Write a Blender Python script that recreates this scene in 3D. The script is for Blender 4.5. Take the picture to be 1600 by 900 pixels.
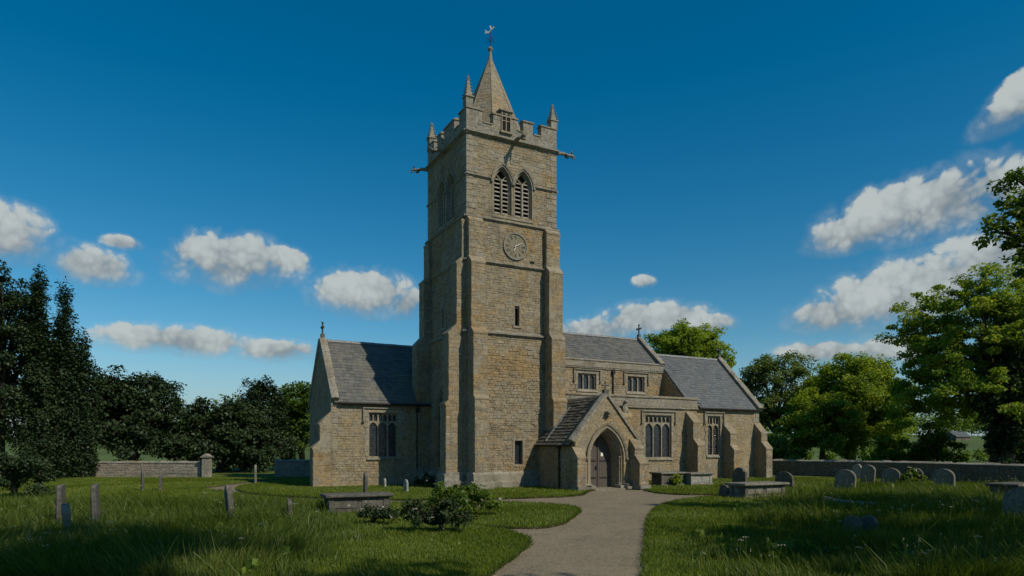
import bpy, bmesh, math, random
import numpy as np
from mathutils import Vector, Matrix
from mathutils.geometry import delaunay_2d_cdt

for o in list(bpy.data.objects):
    bpy.data.objects.remove(o)
scene = bpy.context.scene
col = scene.collection
R = math.radians

# ------------------------------------------------------------------ camera
cam_d = bpy.data.cameras.new('camera')
cam = bpy.data.objects.new('camera', cam_d)
col.objects.link(cam)
cam.location = (0, 0, 2.05)
cam.rotation_euler = (R(90), 0, 0)
cam_d.sensor_width = 36.0
cam_d.lens = 36.0 * 1062 / 1600
cam_d.shift_y = (699 - 450) / 1600
cam_d.clip_start = 0.1
cam_d.clip_end = 6000
scene.camera = cam

# ------------------------------------------------------------------ light and exposure
SUN_EL = R(42)
SUN_H = Vector((0.80, -0.60, 0)).normalized()          # towards the sun, level
scene.view_settings.view_transform = 'Standard'
scene.view_settings.look = 'None'
scene.view_settings.gamma = 1
scene.view_settings.use_curve_mapping = False
scene.view_settings.exposure = -0.48
sl = bpy.data.lights.new('sun', 'SUN')
sl.energy = 5.0
sl.angle = R(0.55)
sl.color = (1.0, 0.90, 0.72)
sun = bpy.data.objects.new('sun', sl)
col.objects.link(sun)
d = -(SUN_H * math.cos(SUN_EL) + Vector((0, 0, math.sin(SUN_EL))))
sun.rotation_euler = d.to_track_quat('-Z', 'Y').to_euler()
sun.location = (60, -45, 70)

# ------------------------------------------------------------------ world: sky with drifting cumulus
world = bpy.data.worlds.new('World')
scene.world = world
world.use_nodes = True
wt = world.node_tree
wt.nodes.clear()


class NG:
    """small helper to write node maths"""
    def __init__(self, t):
        self.t = t

    def n(self, ty, **kw):
        nd = self.t.nodes.new(ty)
        for k, v in kw.items():
            setattr(nd, k, v)
        return nd

    def put(self, sock, v):
        if isinstance(v, bpy.types.NodeSocket):
            self.t.links.new(v, sock)
        elif v is not None:
            sock.default_value = v

    def m(self, op, a, b=None, c=None, clamp=False):
        nd = self.n('ShaderNodeMath', operation=op, use_clamp=clamp)
        self.put(nd.inputs[0], a)
        self.put(nd.inputs[1], b)
        self.put(nd.inputs[2], c)
        return nd.outputs[0]

    def sstep(self, v, lo, hi, a=0.0, b=1.0):
        nd = self.n('ShaderNodeMapRange', interpolation_type='SMOOTHSTEP')
        self.put(nd.inputs[0], v)
        nd.inputs[1].default_value = lo
        nd.inputs[2].default_value = hi
        nd.inputs[3].default_value = a
        nd.inputs[4].default_value = b
        return nd.outputs[0]

    def noise(self, vec, scale, detail=4, rough=0.55, dist=0.0):
        nd = self.n('ShaderNodeTexNoise')
        self.put(nd.inputs['Vector'], vec)
        nd.inputs['Scale'].default_value = scale
        nd.inputs['Detail'].default_value = detail
        nd.inputs['Roughness'].default_value = rough
        nd.inputs['Distortion'].default_value = dist
        return nd.outputs['Fac']

    def mix(self, f, a, b, mode='MIX'):
        nd = self.n('ShaderNodeMix', data_type='RGBA', blend_type=mode)
        self.put(nd.inputs[0], f)
        for s, v in ((nd.inputs[6], a), (nd.inputs[7], b)):
            if isinstance(v, tuple):
                v = tuple(v) + (1.0,) if len(v) == 3 else v
            self.put(s, v)
        return nd.outputs[2]


def build_world():
    g = NG(wt)
    sky = g.n('ShaderNodeTexSky', sky_type='NISHITA')
    sky.sun_disc = False
    sky.sun_elevation = SUN_EL
    sky.sun_rotation = math.atan2(SUN_H.x, SUN_H.y)
    sky.altitude = 60
    sky.air_density = 1.0
    sky.dust_density = 0.25
    sky.ozone_density = 2.6
    hs = g.n('ShaderNodeHueSaturation')
    hs.inputs['Hue'].default_value = 0.487
    hs.inputs['Saturation'].default_value = 1.47
    hs.inputs['Value'].default_value = 1.0
    wt.links.new(sky.outputs[0], hs.inputs['Color'])
    bg1 = g.n('ShaderNodeBackground')
    h2 = g.n('ShaderNodeTexCoord')
    hsep = g.n('ShaderNodeSeparateXYZ')
    wt.links.new(h2.outputs['Generated'], hsep.inputs[0])
    hf = g.sstep(hsep.outputs[2], 0.0, 0.16, 0.75, 0.0)
    wt.links.new(g.mix(hf, hs.outputs[0], (2.6, 4.2, 5.4)), bg1.inputs[0])
    bg1.inputs[1].default_value = 0.122

    tc = g.n('ShaderNodeTexCoord')
    sep = g.n('ShaderNodeSeparateXYZ')
    wt.links.new(tc.outputs['Generated'], sep.inputs[0])
    x, y, z = sep.outputs
    az = g.m('ARCTAN2', x, y)
    el = g.m('ARCSINE', z)
    # warp so that outlines billow
    vec = tc.outputs['Generated']
    # squash the vertical a little so that billows lie flatter, and bend the lookup for ragged edges
    wv = g.n('ShaderNodeTexNoise')
    g.put(wv.inputs['Vector'], vec)
    wv.inputs['Scale'].default_value = 22.0
    wv.inputs['Detail'].default_value = 3
    wm = g.n('ShaderNodeVectorMath', operation='MULTIPLY_ADD')
    g.put(wm.inputs[0], wv.outputs['Color'])
    wm.inputs[1].default_value = (0.035, 0.035, 0.02)
    g.put(wm.inputs[2], vec)
    vec = wm.outputs[0]
    n1 = g.noise(vec, 11.0, 3, 0.55, 0.2)
    n2 = g.noise(vec, 30.0, 8, 0.64, 0.3)
    n3 = g.noise(vec, 90.0, 6, 0.70, 0.5)
    def billow(scale, rough):
        nd = g.n('ShaderNodeTexVoronoi', feature='F1')
        g.put(nd.inputs['Vector'], vec)
        nd.inputs['Scale'].default_value = scale
        return g.m('SUBTRACT', 0.46, nd.outputs['Distance'])
    b1 = billow(19.0, 0.35)
    b2 = billow(46.0, 0.3)
    b3 = billow(105.0, 0.3)
    n1c = g.m('SUBTRACT', n1, 0.5)
    n2c = g.m('SUBTRACT', n2, 0.5)
    n3c = g.m('SUBTRACT', n3, 0.5)
    # the banks of cumulus: azimuth, elevation, half width, half height (degrees), slope
    banks = [(32.6, 16.7, 7.4, 2.5, .06), (26.6, 15.6, 3.2, 1.6, .05), (38.5, 16.9, 4.5, 2.0, .05), (31.5, 10.8, 7.8, 2.8, .06), (37, 12.4, 5.0, 3.0, 0), (25.4, 9.7, 3.4, 1.7, 0),
             (38.0, 22.3, 3.6, 1.7, .2), (11.0, 13.45, .95, .55, 0), (11.6, 10.4, 4.6, 1.5, 0), (7.0, 9.6, 3.6, 1.1, 0), (16.0, 9.8, 2.4, .9, 0), (24.4, 7.2, 3.4, 1.0, 0), (29.0, 6.9, 3.0, 1.2, 0),
             (-22.3, 13.9, 4.9, 2.4, 0), (-18.6, 14.6, 2.1, 1.1, -.1), (-37.5, 13.7, 4.0, 2.3, 0), (-31.6, 12.6, 2.6, 1.5, 0), (-29.8, 14.6, 1.3, .6, 0),
             (-12.2, 12.2, 4.3, 2.1, 0), (-8.6, 11.6, 2.2, 1.5, 0), (-26.0, 7.9, 5.2, 1.3, 0), (-18.5, 7.5, 4.0, 1.0, 0),
             # the same kind of sky goes on round the horizon
             (58, 12, 10, 2.8, .05), (84, 16, 9, 2.8, 0), (120, 12, 12, 2.6, 0), (160, 12, 12, 2.6, 0),
             (-62, 12, 10, 2.6, 0), (-100, 14, 11, 2.8, 0), (-140, 12, 12, 2.7, 0)]
    M = None
    SW = None
    SD = None
    for a, e, ra, re, sl_ in banks:
        dx = g.m('SUBTRACT', az, R(a))
        dy = g.m('SUBTRACT', el, R(e))
        if sl_:
            dy = g.m('MULTIPLY_ADD', dx, -sl_ * 1.6, dy)
        dxs = g.m('MULTIPLY', dx, 1 / R(ra))
        up = g.m('MULTIPLY', dy, 1 / R(re))
        dn = g.m('MULTIPLY', dy, -1.35 / R(re))
        dys = g.m('MAXIMUM', up, dn)
        q = g.m('MULTIPLY_ADD', dys, dys, g.m('MULTIPLY', dxs, dxs))
        mi = g.m('SUBTRACT', 1.0, q)
        w = g.m('MAXIMUM', g.m('ADD', mi, 0.9), 0.0)
        M = mi if M is None else g.m('SMOOTH_MAX', M, mi, 0.25)
        wd = g.m('MULTIPLY', w, up)
        SW = w if SW is None else g.m('ADD', SW, w)
        SD = wd if SD is None else g.m('ADD', SD, wd)
    M = g.m('MAXIMUM', M, -1.2)
    hgt = g.m('DIVIDE', SD, g.m('ADD', SW, 0.002))
    dens = g.m('MULTIPLY_ADD', n1c, 1.8, g.m('ADD', M, 0.36))
    dens = g.m('MULTIPLY_ADD', b1, 1.15, dens)
    dens = g.m('MULTIPLY_ADD', b2, 0.6, dens)
    dens = g.m('MULTIPLY_ADD', b3, 0.32, dens)
    dens = g.m('MULTIPLY_ADD', n2c, 0.8, dens)
    dens = g.m('MULTIPLY_ADD', n3c, 0.55, dens)
    # crisp crowns, ragged soft bases, and a thin veil around
    soft = g.sstep(hgt, -0.9, 0.6, 1.9, 0.5)
    alpha = g.m('DIVIDE', g.m('SUBTRACT', dens, 0.06), soft, clamp=True)
    alpha = g.sstep(alpha, 0.0, 1.0)
    veil = g.m('MULTIPLY', g.m('MULTIPLY', g.sstep(dens, -0.5, 0.5), g.sstep(M, -1.0, -0.2)), 0.22)
    alpha = g.m('MAXIMUM', g.m('MULTIPLY', alpha, 0.95), veil)
    lit = g.m('MULTIPLY_ADD', b1, 0.9, g.m('MULTIPLY', hgt, 0.62))
    lit = g.m('MULTIPLY_ADD', b2, 0.55, lit)
    lit = g.m('MULTIPLY_ADD', b3, 0.5, lit)
    lit = g.m('MULTIPLY_ADD', n1c, 1.2, lit)
    lit = g.m('MULTIPLY_ADD', n3c, 0.4, lit)
    lf = g.sstep(lit, -0.85, 0.65)
    ccol = g.mix(lf, (0.34, 0.41, 0.46), (0.89, 0.97, 0.95))
    # thin haze of distant cloud low down
    bg2 = g.n('ShaderNodeBackground')
    wt.links.new(ccol, bg2.inputs[0])
    bg2.inputs[1].default_value = 0.78
    mx = g.n('ShaderNodeMixShader')
    wt.links.new(alpha, mx.inputs[0])
    wt.links.new(bg1.outputs[0], mx.inputs[1])
    wt.links.new(bg2.outputs[0], mx.inputs[2])
    out = g.n('ShaderNodeOutputWorld')
    wt.links.new(mx.outputs[0], out.inputs[0])


build_world()
world.cycles.sampling_method = 'MANUAL'
world.cycles.sample_map_resolution = 256


# ------------------------------------------------------------------ materials
def new_mat(name):
    m = bpy.data.materials.new(name)
    m.use_nodes = True
    t = m.node_tree
    bs = t.nodes['Principled BSDF']
    bs.inputs['Roughness'].default_value = 0.9
    bs.inputs['Specular IOR Level'].default_value = 0.25
    return m, NG(t), bs


def coords(g, kind='Object'):
    return g.n('ShaderNodeTexCoord').outputs[kind]


def tone(g):
    a = g.n('ShaderNodeAttribute', attribute_name='tone')
    s = g.n('ShaderNodeSeparateColor')
    g.t.links.new(a.outputs['Color'], s.inputs[0])
    return s.outputs


def add_bump(g, bs, h, strength=0.4, dist=0.02):
    b = g.n('ShaderNodeBump')
    b.inputs['Strength'].default_value = strength
    b.inputs['Distance'].default_value = dist
    g.put(b.inputs['Height'], h)
    g.t.links.new(b.outputs[0], bs.inputs['Normal'])


def stone_mat(name, base, ochre, grey, lich=0.5, ochre_amt=0.5, dark=(0.10, 0.085, 0.065), per_stone=True):
    m, g, bs = new_mat(name)
    v = coords(g)
    big = g.noise(v, 0.42, 4, 0.6, 0.5)
    mid = g.noise(v, 2.3, 5, 0.65, 0.3)
    fine = g.noise(v, 16, 5, 0.7)
    c = g.mix(g.sstep(mid, 0.35, 0.65), base, grey)
    c = g.mix(g.m('MULTIPLY', g.sstep(big, 0.50, 0.62), ochre_amt), c, ochre)
    if per_stone:
        t = tone(g)
        c = g.mix(g.m('MULTIPLY', g.sstep(t[0], 0.6, 1.0), ochre_amt * 0.42), c, ochre)
        c = g.mix(g.m('MULTIPLY', g.sstep(t[0], 0.4, 0.0), 0.45), c, grey)
        sc = g.m('MULTIPLY_ADD', t[1], 0.24, 0.86)
        cc = g.n('ShaderNodeCombineXYZ')
        for i in range(3):
            g.put(cc.inputs[i], sc)
        c = g.mix(1.0, c, cc.outputs[0], 'MULTIPLY')
    # pixel-fine mottling of pits and lichen
    mot = g.noise(v, 7.5, 8, 0.78, 0.2)
    mc = g.n('ShaderNodeCombineXYZ')
    ms = g.sstep(mot, 0.30, 0.70, 0.62, 1.36)
    for i in range(3):
        g.put(mc.inputs[i], ms)
    c = g.mix(1.0, c, mc.outputs[0], 'MULTIPLY')
    # pitted dark weathering and pale lichen
    c = g.mix(g.m('MULTIPLY', g.sstep(fine, 0.56, 0.74), 0.55), c, dark)
    lv = g.n('ShaderNodeTexVoronoi')
    lv.inputs['Scale'].default_value = 4.2
    g.put(lv.inputs['Vector'], v)
    lsp = g.m('MULTIPLY', g.sstep(lv.outputs['Distance'], 0.34, 0.10), g.sstep(g.noise(v, 5.5, 4, 0.7), 0.50, 0.62))
    c = g.mix(g.m('MULTIPLY', lsp, lich), c, (0.40, 0.39, 0.34))
    smp = g.n('ShaderNodeMapping')
    smp.inputs['Scale'].default_value = (3.2, 3.2, 0.28)
    g.put(smp.inputs[0], v)
    stk = g.noise(smp.outputs[0], 1.0, 5, 0.7, 0.2)
    c = g.mix(g.m('MULTIPLY', g.sstep(stk, 0.55, 0.72), 0.42), c, dark)
    c = g.mix(g.m('MULTIPLY', g.sstep(stk, 0.44, 0.28), 0.30), c, (0.36, 0.34, 0.29))
    dk = g.noise(v, 0.9, 5, 0.65, 0.6)
    c = g.mix(g.m('MULTIPLY', g.sstep(dk, 0.52, 0.70), 0.45), c, dark)
    pal = g.noise(v, 0.75, 6, 0.68, 0.9)
    c = g.mix(g.m('MULTIPLY', g.sstep(pal, 0.53, 0.66), 0.5 * lich), c, (0.33, 0.31, 0.26))
    g.put(bs.inputs['Base Color'], c)
    bs.inputs['Roughness'].default_value = 0.95
    hb = g.m('MULTIPLY_ADD', fine, 0.6, g.m('MULTIPLY', mot, 0.9))
    add_bump(g, bs, hb, 0.75, 0.035)
    return m


M = {}
M['stone'] = stone_mat('tower limestone', (0.270, 0.212, 0.130), (0.300, 0.188, 0.066), (0.245, 0.215, 0.160), 0.8, 0.55)
M['ashlar'] = stone_mat('dressed limestone', (0.275, 0.23, 0.16), (0.28, 0.195, 0.09), (0.255, 0.235, 0.19), 0.7, 0.45)
M['render_stone'] = stone_mat('nave limestone', (0.280, 0.220, 0.132), (0.30, 0.200, 0.080), (0.258, 0.222, 0.158), 0.6, 0.5)
M['coping'] = stone_mat('lichened coping', (0.23, 0.205, 0.155), (0.22, 0.17, 0.10), (0.25, 0.24, 0.205), 0.9, 0.3)
M['grave'] = stone_mat('gravestone', (0.17, 0.155, 0.12), (0.17, 0.13, 0.07), (0.20, 0.19, 0.165), 0.9, 0.3, per_stone=False)
M['grave_dark'] = stone_mat('dark gravestone', (0.085, 0.078, 0.068), (0.10, 0.08, 0.05), (0.12, 0.115, 0.10), 0.8, 0.3, per_stone=False)
M['grave_pale'] = stone_mat('pale gravestone', (0.30, 0.29, 0.255), (0.25, 0.21, 0.14), (0.27, 0.27, 0.24), 0.7, 0.2, per_stone=False)
M['drystone'] = stone_mat('boundary stone', (0.15, 0.12, 0.08), (0.17, 0.12, 0.06), (0.14, 0.128, 0.10), 0.5, 0.4)
M['pale_wall'] = stone_mat('pale wall', (0.27, 0.235, 0.185), (0.25, 0.19, 0.12), (0.26, 0.24, 0.205), 0.4, 0.3)


def slate_mat(name, a, b, moss, rough=0.55):
    m, g, bs = new_mat(name)
    v = coords(g)
    t = tone(g)
    c = g.mix(t[0], a, b)
    n = g.noise(v, 1.3, 5, 0.65, 0.4)
    c = g.mix(g.m('MULTIPLY', g.sstep(n, 0.48, 0.68), 0.7), c, moss)
    f = g.noise(v, 22, 4, 0.6)
    c = g.mix(g.m('MULTIPLY', g.sstep(f, 0.55, 0.75), 0.4), c, (0.32, 0.31, 0.28))
    g.put(bs.inputs['Base Color'], c)
    bs.inputs['Roughness'].default_value = rough
    bs.inputs['Specular IOR Level'].default_value = 0.4
    add_bump(g, bs, f, 0.35, 0.012)
    return m


M['slate'] = slate_mat('blue slate', (0.085, 0.093, 0.098), (0.125, 0.133, 0.136), (0.125, 0.122, 0.098))
M['slate_old'] = slate_mat('old slate', (0.075, 0.078, 0.078), (0.125, 0.125, 0.118), (0.14, 0.13, 0.095), 0.65)
M['stone_slate'] = slate_mat('stone slate', (0.085, 0.074, 0.058), (0.15, 0.13, 0.10), (0.08, 0.078, 0.04), 0.9)


def plain_mat(name, c, rough=0.7, metal=0.0, var=0.25, scale=8):
    m, g, bs = new_mat(name)
    v = coords(g)
    n = g.noise(v, scale, 5, 0.6)
    dk = tuple(k * (1 - var) for k in c)
    lt = tuple(min(1, k * (1 + var)) for k in c)
    g.put(bs.inputs['Base Color'], g.mix(g.sstep(n, 0.3, 0.7), dk, lt))
    bs.inputs['Roughness'].default_value = rough
    bs.inputs['Metallic'].default_value = metal
    add_bump(g, bs, n, 0.2, 0.01)
    return m


M['lead'] = plain_mat('lead', (0.20, 0.205, 0.21), 0.6, 0.2)
M['iron'] = plain_mat('dark iron', (0.03, 0.03, 0.032), 0.6, 0.3)
M['gilt'] = plain_mat('weathered vane metal', (0.55, 0.50, 0.38), 0.45, 0.35)
M['louvre'] = plain_mat('stone louvre', (0.30, 0.28, 0.24), 0.9)
M['painted_dark'] = plain_mat('painted interior dark', (0.012, 0.011, 0.010), 0.95)  # near-black colour stands in for the shade inside openings
M['paper'] = plain_mat('paper notice', (0.75, 0.73, 0.66), 0.9, 0, 0.05)
M['clock'] = plain_mat('clock dial stone', (0.20, 0.178, 0.125), 0.9, 0, 0.2)
M['hand'] = plain_mat('pale clock hand', (0.48, 0.46, 0.40), 0.7)


def wood_mat():
    m, g, bs = new_mat('weathered oak')
    v = coords(g)
    mp = g.n('ShaderNodeMapping')
    mp.inputs['Scale'].default_value = (14, 14, 1.2)
    g.put(mp.inputs[0], v)
    n = g.noise(mp.outputs[0], 3, 6, 0.65, 0.4)
    t = tone(g)
    c = g.mix(n, (0.05, 0.042, 0.036), (0.13, 0.115, 0.10))
    c = g.mix(g.m('MULTIPLY', t[0], 0.4), c, (0.10, 0.085, 0.07))
    g.put(bs.inputs['Base Color'], c)
    bs.inputs['Roughness'].default_value = 0.75
    add_bump(g, bs, n, 0.4, 0.006)
    return m


M['oak'] = wood_mat()


def glass_mat():
    m, g, bs = new_mat('leaded glass')
    v = coords(g)
    br = g.n('ShaderNodeTexBrick')
    mp = g.n('ShaderNodeMapping')
    mp.inputs['Rotation'].default_value = (R(90), 0, 0)
    g.put(mp.inputs[0], v)
    g.put(br.inputs['Vector'], mp.outputs[0])
    br.offset = 0.0
    br.inputs['Scale'].default_value = 1.0
    br.inputs['Brick Width'].default_value = 0.11
    br.inputs['Row Height'].default_value = 0.14
    br.inputs['Mortar Size'].default_value = 0.016
    br.inputs['Color1'].default_value = (0.022, 0.026, 0.034, 1)
    br.inputs['Color2'].default_value = (0.05, 0.058, 0.075, 1)
    br.inputs['Mortar'].default_value = (0.014, 0.013, 0.013, 1)
    g.put(bs.inputs['Base Color'], br.outputs['Color'])
    bs.inputs['Roughness'].default_value = 0.14
    bs.inputs['Specular IOR Level'].default_value = 0.6
    n = g.noise(v, 7, 3, 0.5)
    h = g.m('MULTIPLY_ADD', br.outputs['Fac'], 0.6, n)
    add_bump(g, bs, h, 0.5, 0.02)
    return m


M['glass'] = glass_mat()


def leaf_mat(name, dark, mid, light, trans=0.35):
    m = bpy.data.materials.new(name)
    m.use_nodes = True
    t = m.node_tree
    t.nodes.clear()
    g = NG(t)
    tn = tone(g)
    c = g.mix(g.sstep(tn[0], 0.0, 0.6), dark, mid)
    c = g.mix(g.sstep(tn[0], 0.55, 1.0), c, light)
    c = g.mix(g.m('MULTIPLY', tn[1], 0.35), c, mid)
    df = g.n('ShaderNodeBsdfDiffuse')
    tr = g.n('ShaderNodeBsdfTranslucent')
    gl = g.n('ShaderNodeBsdfGlossy')
    gl.inputs['Roughness'].default_value = 0.45
    gl.inputs['Color'].default_value = (0.5, 0.55, 0.5, 1)
    g.put(df.inputs[0], c)
    c2 = g.mix(1.0, c, (1.5, 1.45, 0.5), 'MULTIPLY')
    g.put(tr.inputs[0], c2)
    m1 = g.n('ShaderNodeMixShader')
    m1.inputs[0].default_value = trans
    t.links.new(df.outputs[0], m1.inputs[1])
    t.links.new(tr.outputs[0], m1.inputs[2])
    m2 = g.n('ShaderNodeMixShader')
    m2.inputs[0].default_value = 0.022
    t.links.new(m1.outputs[0], m2.inputs[1])
    t.links.new(gl.outputs[0], m2.inputs[2])
    o = g.n('ShaderNodeOutputMaterial')
    t.links.new(m2.outputs[0], o.inputs[0])
    return m


M['leaf'] = leaf_mat('broadleaf', (0.059, 0.104, 0.021), (0.120, 0.193, 0.032), (0.211, 0.273, 0.045), 0.42)
M['leaf_fresh'] = leaf_mat('fresh broadleaf', (0.096, 0.160, 0.023), (0.198, 0.277, 0.033), (0.322, 0.361, 0.046), 0.48)
M['leaf_dark'] = leaf_mat('dark evergreen', (0.015, 0.030, 0.015), (0.030, 0.053, 0.022), (0.050, 0.075, 0.027), 0.15)
M['leaf_pale'] = leaf_mat('pale ash leaf', (0.075, 0.112, 0.038), (0.128, 0.180, 0.053), (0.195, 0.240, 0.075), 0.45)
M['grassblade'] = leaf_mat('grass blade', (0.045, 0.076, 0.013), (0.085, 0.129, 0.018), (0.155, 0.172, 0.037), 0.4)
M['lawnblade'] = leaf_mat('lawn blade', (0.080, 0.118, 0.015), (0.131, 0.171, 0.019), (0.182, 0.208, 0.027), 0.35)
M['petal'] = leaf_mat('pale petal', (0.5, 0.45, 0.42), (0.6, 0.56, 0.52), (0.7, 0.68, 0.62), 0.3)
M['bark'] = plain_mat('bark', (0.085, 0.070, 0.052), 0.95, 0, 0.45, 6)


def ground_mat():
    m, g, bs = new_mat('turf')
    v = coords(g)
    a = g.noise(v, 0.28, 5, 0.6, 0.3)
    b = g.noise(v, 3.5, 5, 0.7)
    f = g.noise(v, 38, 4, 0.7)
    c = g.mix(g.sstep(a, 0.35, 0.65), (0.064, 0.094, 0.014), (0.098, 0.128, 0.018))
    c = g.mix(g.m('MULTIPLY', g.sstep(b, 0.5, 0.75), 0.5), c, (0.105, 0.125, 0.03))
    c = g.mix(g.m('MULTIPLY', g.sstep(f, 0.55, 0.75), 0.5), c, (0.028, 0.05, 0.010))
    g.put(bs.inputs['Base Color'], c)
    add_bump(g, bs, g.m('MULTIPLY_ADD', f, 0.6, b), 0.8, 0.06)
    return m


def gravel_mat():
    m, g, bs = new_mat('gravel path')
    v = coords(g)
    vo = g.n('ShaderNodeTexVoronoi')
    vo.inputs['Scale'].default_value = 28
    g.put(vo.inputs['Vector'], v)
    a = g.noise(v, 0.5, 5, 0.6, 0.3)
    f = g.noise(v, 14, 5, 0.7)
    s = g.n('ShaderNodeSeparateColor')
    g.put(s.inputs[0], vo.outputs['Color'])
    c = g.mix(s.outputs[0], (0.135, 0.110, 0.073), (0.265, 0.221, 0.150))
    c = g.mix(g.m('MULTIPLY', g.sstep(a, 0.42, 0.60), 0.6), c, (0.25, 0.205, 0.135))
    a2 = g.noise(v, 1.7, 6, 0.7, 0.8)
    c = g.mix(g.m('MULTIPLY', g.sstep(a2, 0.52, 0.68), 0.5), c, (0.10, 0.085, 0.058))
    c = g.mix(g.m('MULTIPLY', g.sstep(a2, 0.38, 0.26), 0.5), c, (0.14, 0.135, 0.075))
    c = g.mix(g.m('MULTIPLY', g.sstep(f, 0.58, 0.72), 0.6), c, (0.09, 0.08, 0.06))
    g.put(bs.inputs['Base Color'], c)
    add_bump(g, bs, g.m('MULTIPLY_ADD', vo.outputs['Distance'], -0.5, f), 0.7, 0.03)
    return m


M['turf'] = ground_mat()
M['gravel'] = gravel_mat()
M['pebble'] = slate_mat('pebble', (0.12, 0.10, 0.075), (0.235, 0.205, 0.16), (0.17, 0.145, 0.11), 0.95)
M['field'] = plain_mat('far pasture', (0.075, 0.115, 0.03), 1.0, 0, 0.25, 0.05)
M['soil'] = plain_mat('soil edge', (0.075, 0.055, 0.035), 1.0, 0, 0.3, 12)


# ------------------------------------------------------------------ mesh helpers
class MB:
    def __init__(self):
        self.v = []
        self.f = []
        self.t = []

    def add(self, vs, fs, tn=(0.5, 0.5)):
        b = len(self.v)
        self.v.extend(vs)
        self.f.extend([tuple(b + i for i in q) for q in fs])
        self.t.extend([tn] * len(vs))

    def box(self, x0, x1, y0, y1, z0, z1, tn=(0.5, 0.5)):
        self.add([(x0, y0, z0), (x1, y0, z0), (x1, y1, z0), (x0, y1, z0), (x0, y0, z1), (x1, y0, z1), (x1, y1, z1), (x0, y1, z1)],
                 [(0, 3, 2, 1), (4, 5, 6, 7), (0, 1, 5, 4), (1, 2, 6, 5), (2, 3, 7, 6), (3, 0, 4, 7)], tn)

    def tube(self, pts, rad, n=6, cap=True, tn=(0.5, 0.5)):
        pts = [Vector(p) for p in pts]
        if not isinstance(rad, (list, tuple)):
            rad = [rad] * len(pts)
        vs, fs = [], []
        for i, p in enumerate(pts):
            a = pts[max(0, i - 1)]
            b = pts[min(len(pts) - 1, i + 1)]
            dd = (b - a).normalized()
            ref = Vector((0, 0, 1)) if abs(dd.z) < 0.9 else Vector((1, 0, 0))
            s = dd.cross(ref).normalized()
            u = s.cross(dd)
            for k in range(n):
                an = 2 * math.pi * k / n
                q = p + (s * math.cos(an) + u * math.sin(an)) * rad[i]
                vs.append(tuple(q))
        for i in range(len(pts) - 1):
            for k in range(n):
                fs.append((i * n + k, i * n + (k + 1) % n, (i + 1) * n + (k + 1) % n, (i + 1) * n + k))
        if cap:
            fs.append(tuple(range(n - 1, -1, -1)))
            fs.append(tuple((len(pts) - 1) * n + k for k in range(n)))
        self.add(vs, fs, tn)

    def ball(self, c, r, n=8, m=5, sc=(1, 1, 1), tn=(0.5, 0.5)):
        vs, fs = [(c[0], c[1], c[2] - r * sc[2])], []
        for j in range(1, m):
            ph = -math.pi / 2 + math.pi * j / m
            for k in range(n):
                a = 2 * math.pi * k / n
                vs.append((c[0] + r * sc[0] * math.cos(ph) * math.cos(a), c[1] + r * sc[1] * math.cos(ph) * math.sin(a), c[2] + r * sc[2] * math.sin(ph)))
        vs.append((c[0], c[1], c[2] + r * sc[2]))
        for k in range(n):
            fs.append((0, 1 + (k + 1) % n, 1 + k))
            t = len(vs) - 1
            fs.append((t, t - n + k, t - n + (k + 1) % n))
        for j in range(m - 2):
            for k in range(n):
                a = 1 + j * n
                fs.append((a + k, a + (k + 1) % n, a + n + (k + 1) % n, a + n + k))
        self.add(vs, fs, tn)

    def prism(self, poly, O, X, Y, T, tn=(0.5, 0.5)):
        """polygon poly (2D) in plane O + a X + b Y, extruded by vector T"""
        O, X, Y, T = Vector(O), Vector(X), Vector(Y), Vector(T)
        n = len(poly)
        vs = [tuple(O + X * a + Y * b) for a, b in poly] + [tuple(O + X * a + Y * b + T) for a, b in poly]
        fs = [tuple(range(n)), tuple(range(2 * n - 1, n - 1, -1))]
        fs += [(i, i + n, (i + 1) % n + n, (i + 1) % n) for i in range(n)]
        self.add(vs, fs, tn)

    def build(self, name, mat, parent=None, kind=None, fix=True, smooth=False):
        me = bpy.data.meshes.new(name)
        me.from_pydata(self.v, [], self.f)
        a = me.color_attributes.new('tone', 'FLOAT_COLOR', 'POINT')
        c = np.ones((len(self.v), 4), np.float32)
        c[:, :2] = np.array(self.t, np.float32).reshape(-1, 2)
        a.data.foreach_set('color', c.ravel())
        if fix:
            bm = bmesh.new()
            bm.from_mesh(me)
            bmesh.ops.recalc_face_normals(bm, faces=bm.faces)
            bm.to_mesh(me)
            bm.free()
        if smooth:
            me.polygons.foreach_set('use_smooth', [True] * len(me.polygons))
        me.materials.append(M[mat] if isinstance(mat, str) else mat)
        o = bpy.data.objects.new(name, me)
        col.objects.link(o)
        if parent is not None:
            o.parent = parent
        if kind:
            o['kind'] = kind
        return o


def tag(o, label=None, cat=None, group=None, kind=None):
    if label:
        o['label'] = label
    if cat:
        o['category'] = cat
    if group:
        o['group'] = group
    if kind:
        o['kind'] = kind
    return o


def empty(name, loc, rz=0.0):
    o = bpy.data.objects.new(name, None)
    o.location = loc
    o.rotation_euler = (0, 0, rz)
    o.empty_display_size = 0.3
    col.objects.link(o)
    return o


class Fr:
    """wall frame: s along, z up, e outwards"""
    def __init__(self, O, S, D, Z=(0, 0, 1)):
        self.O, self.S, self.D, self.Z = Vector(O), Vector(S), Vector(D), Vector(Z)

    def __call__(self, s, z, e=0.0):
        return tuple(self.O + self.S * s + self.Z * z + self.D * e)


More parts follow.
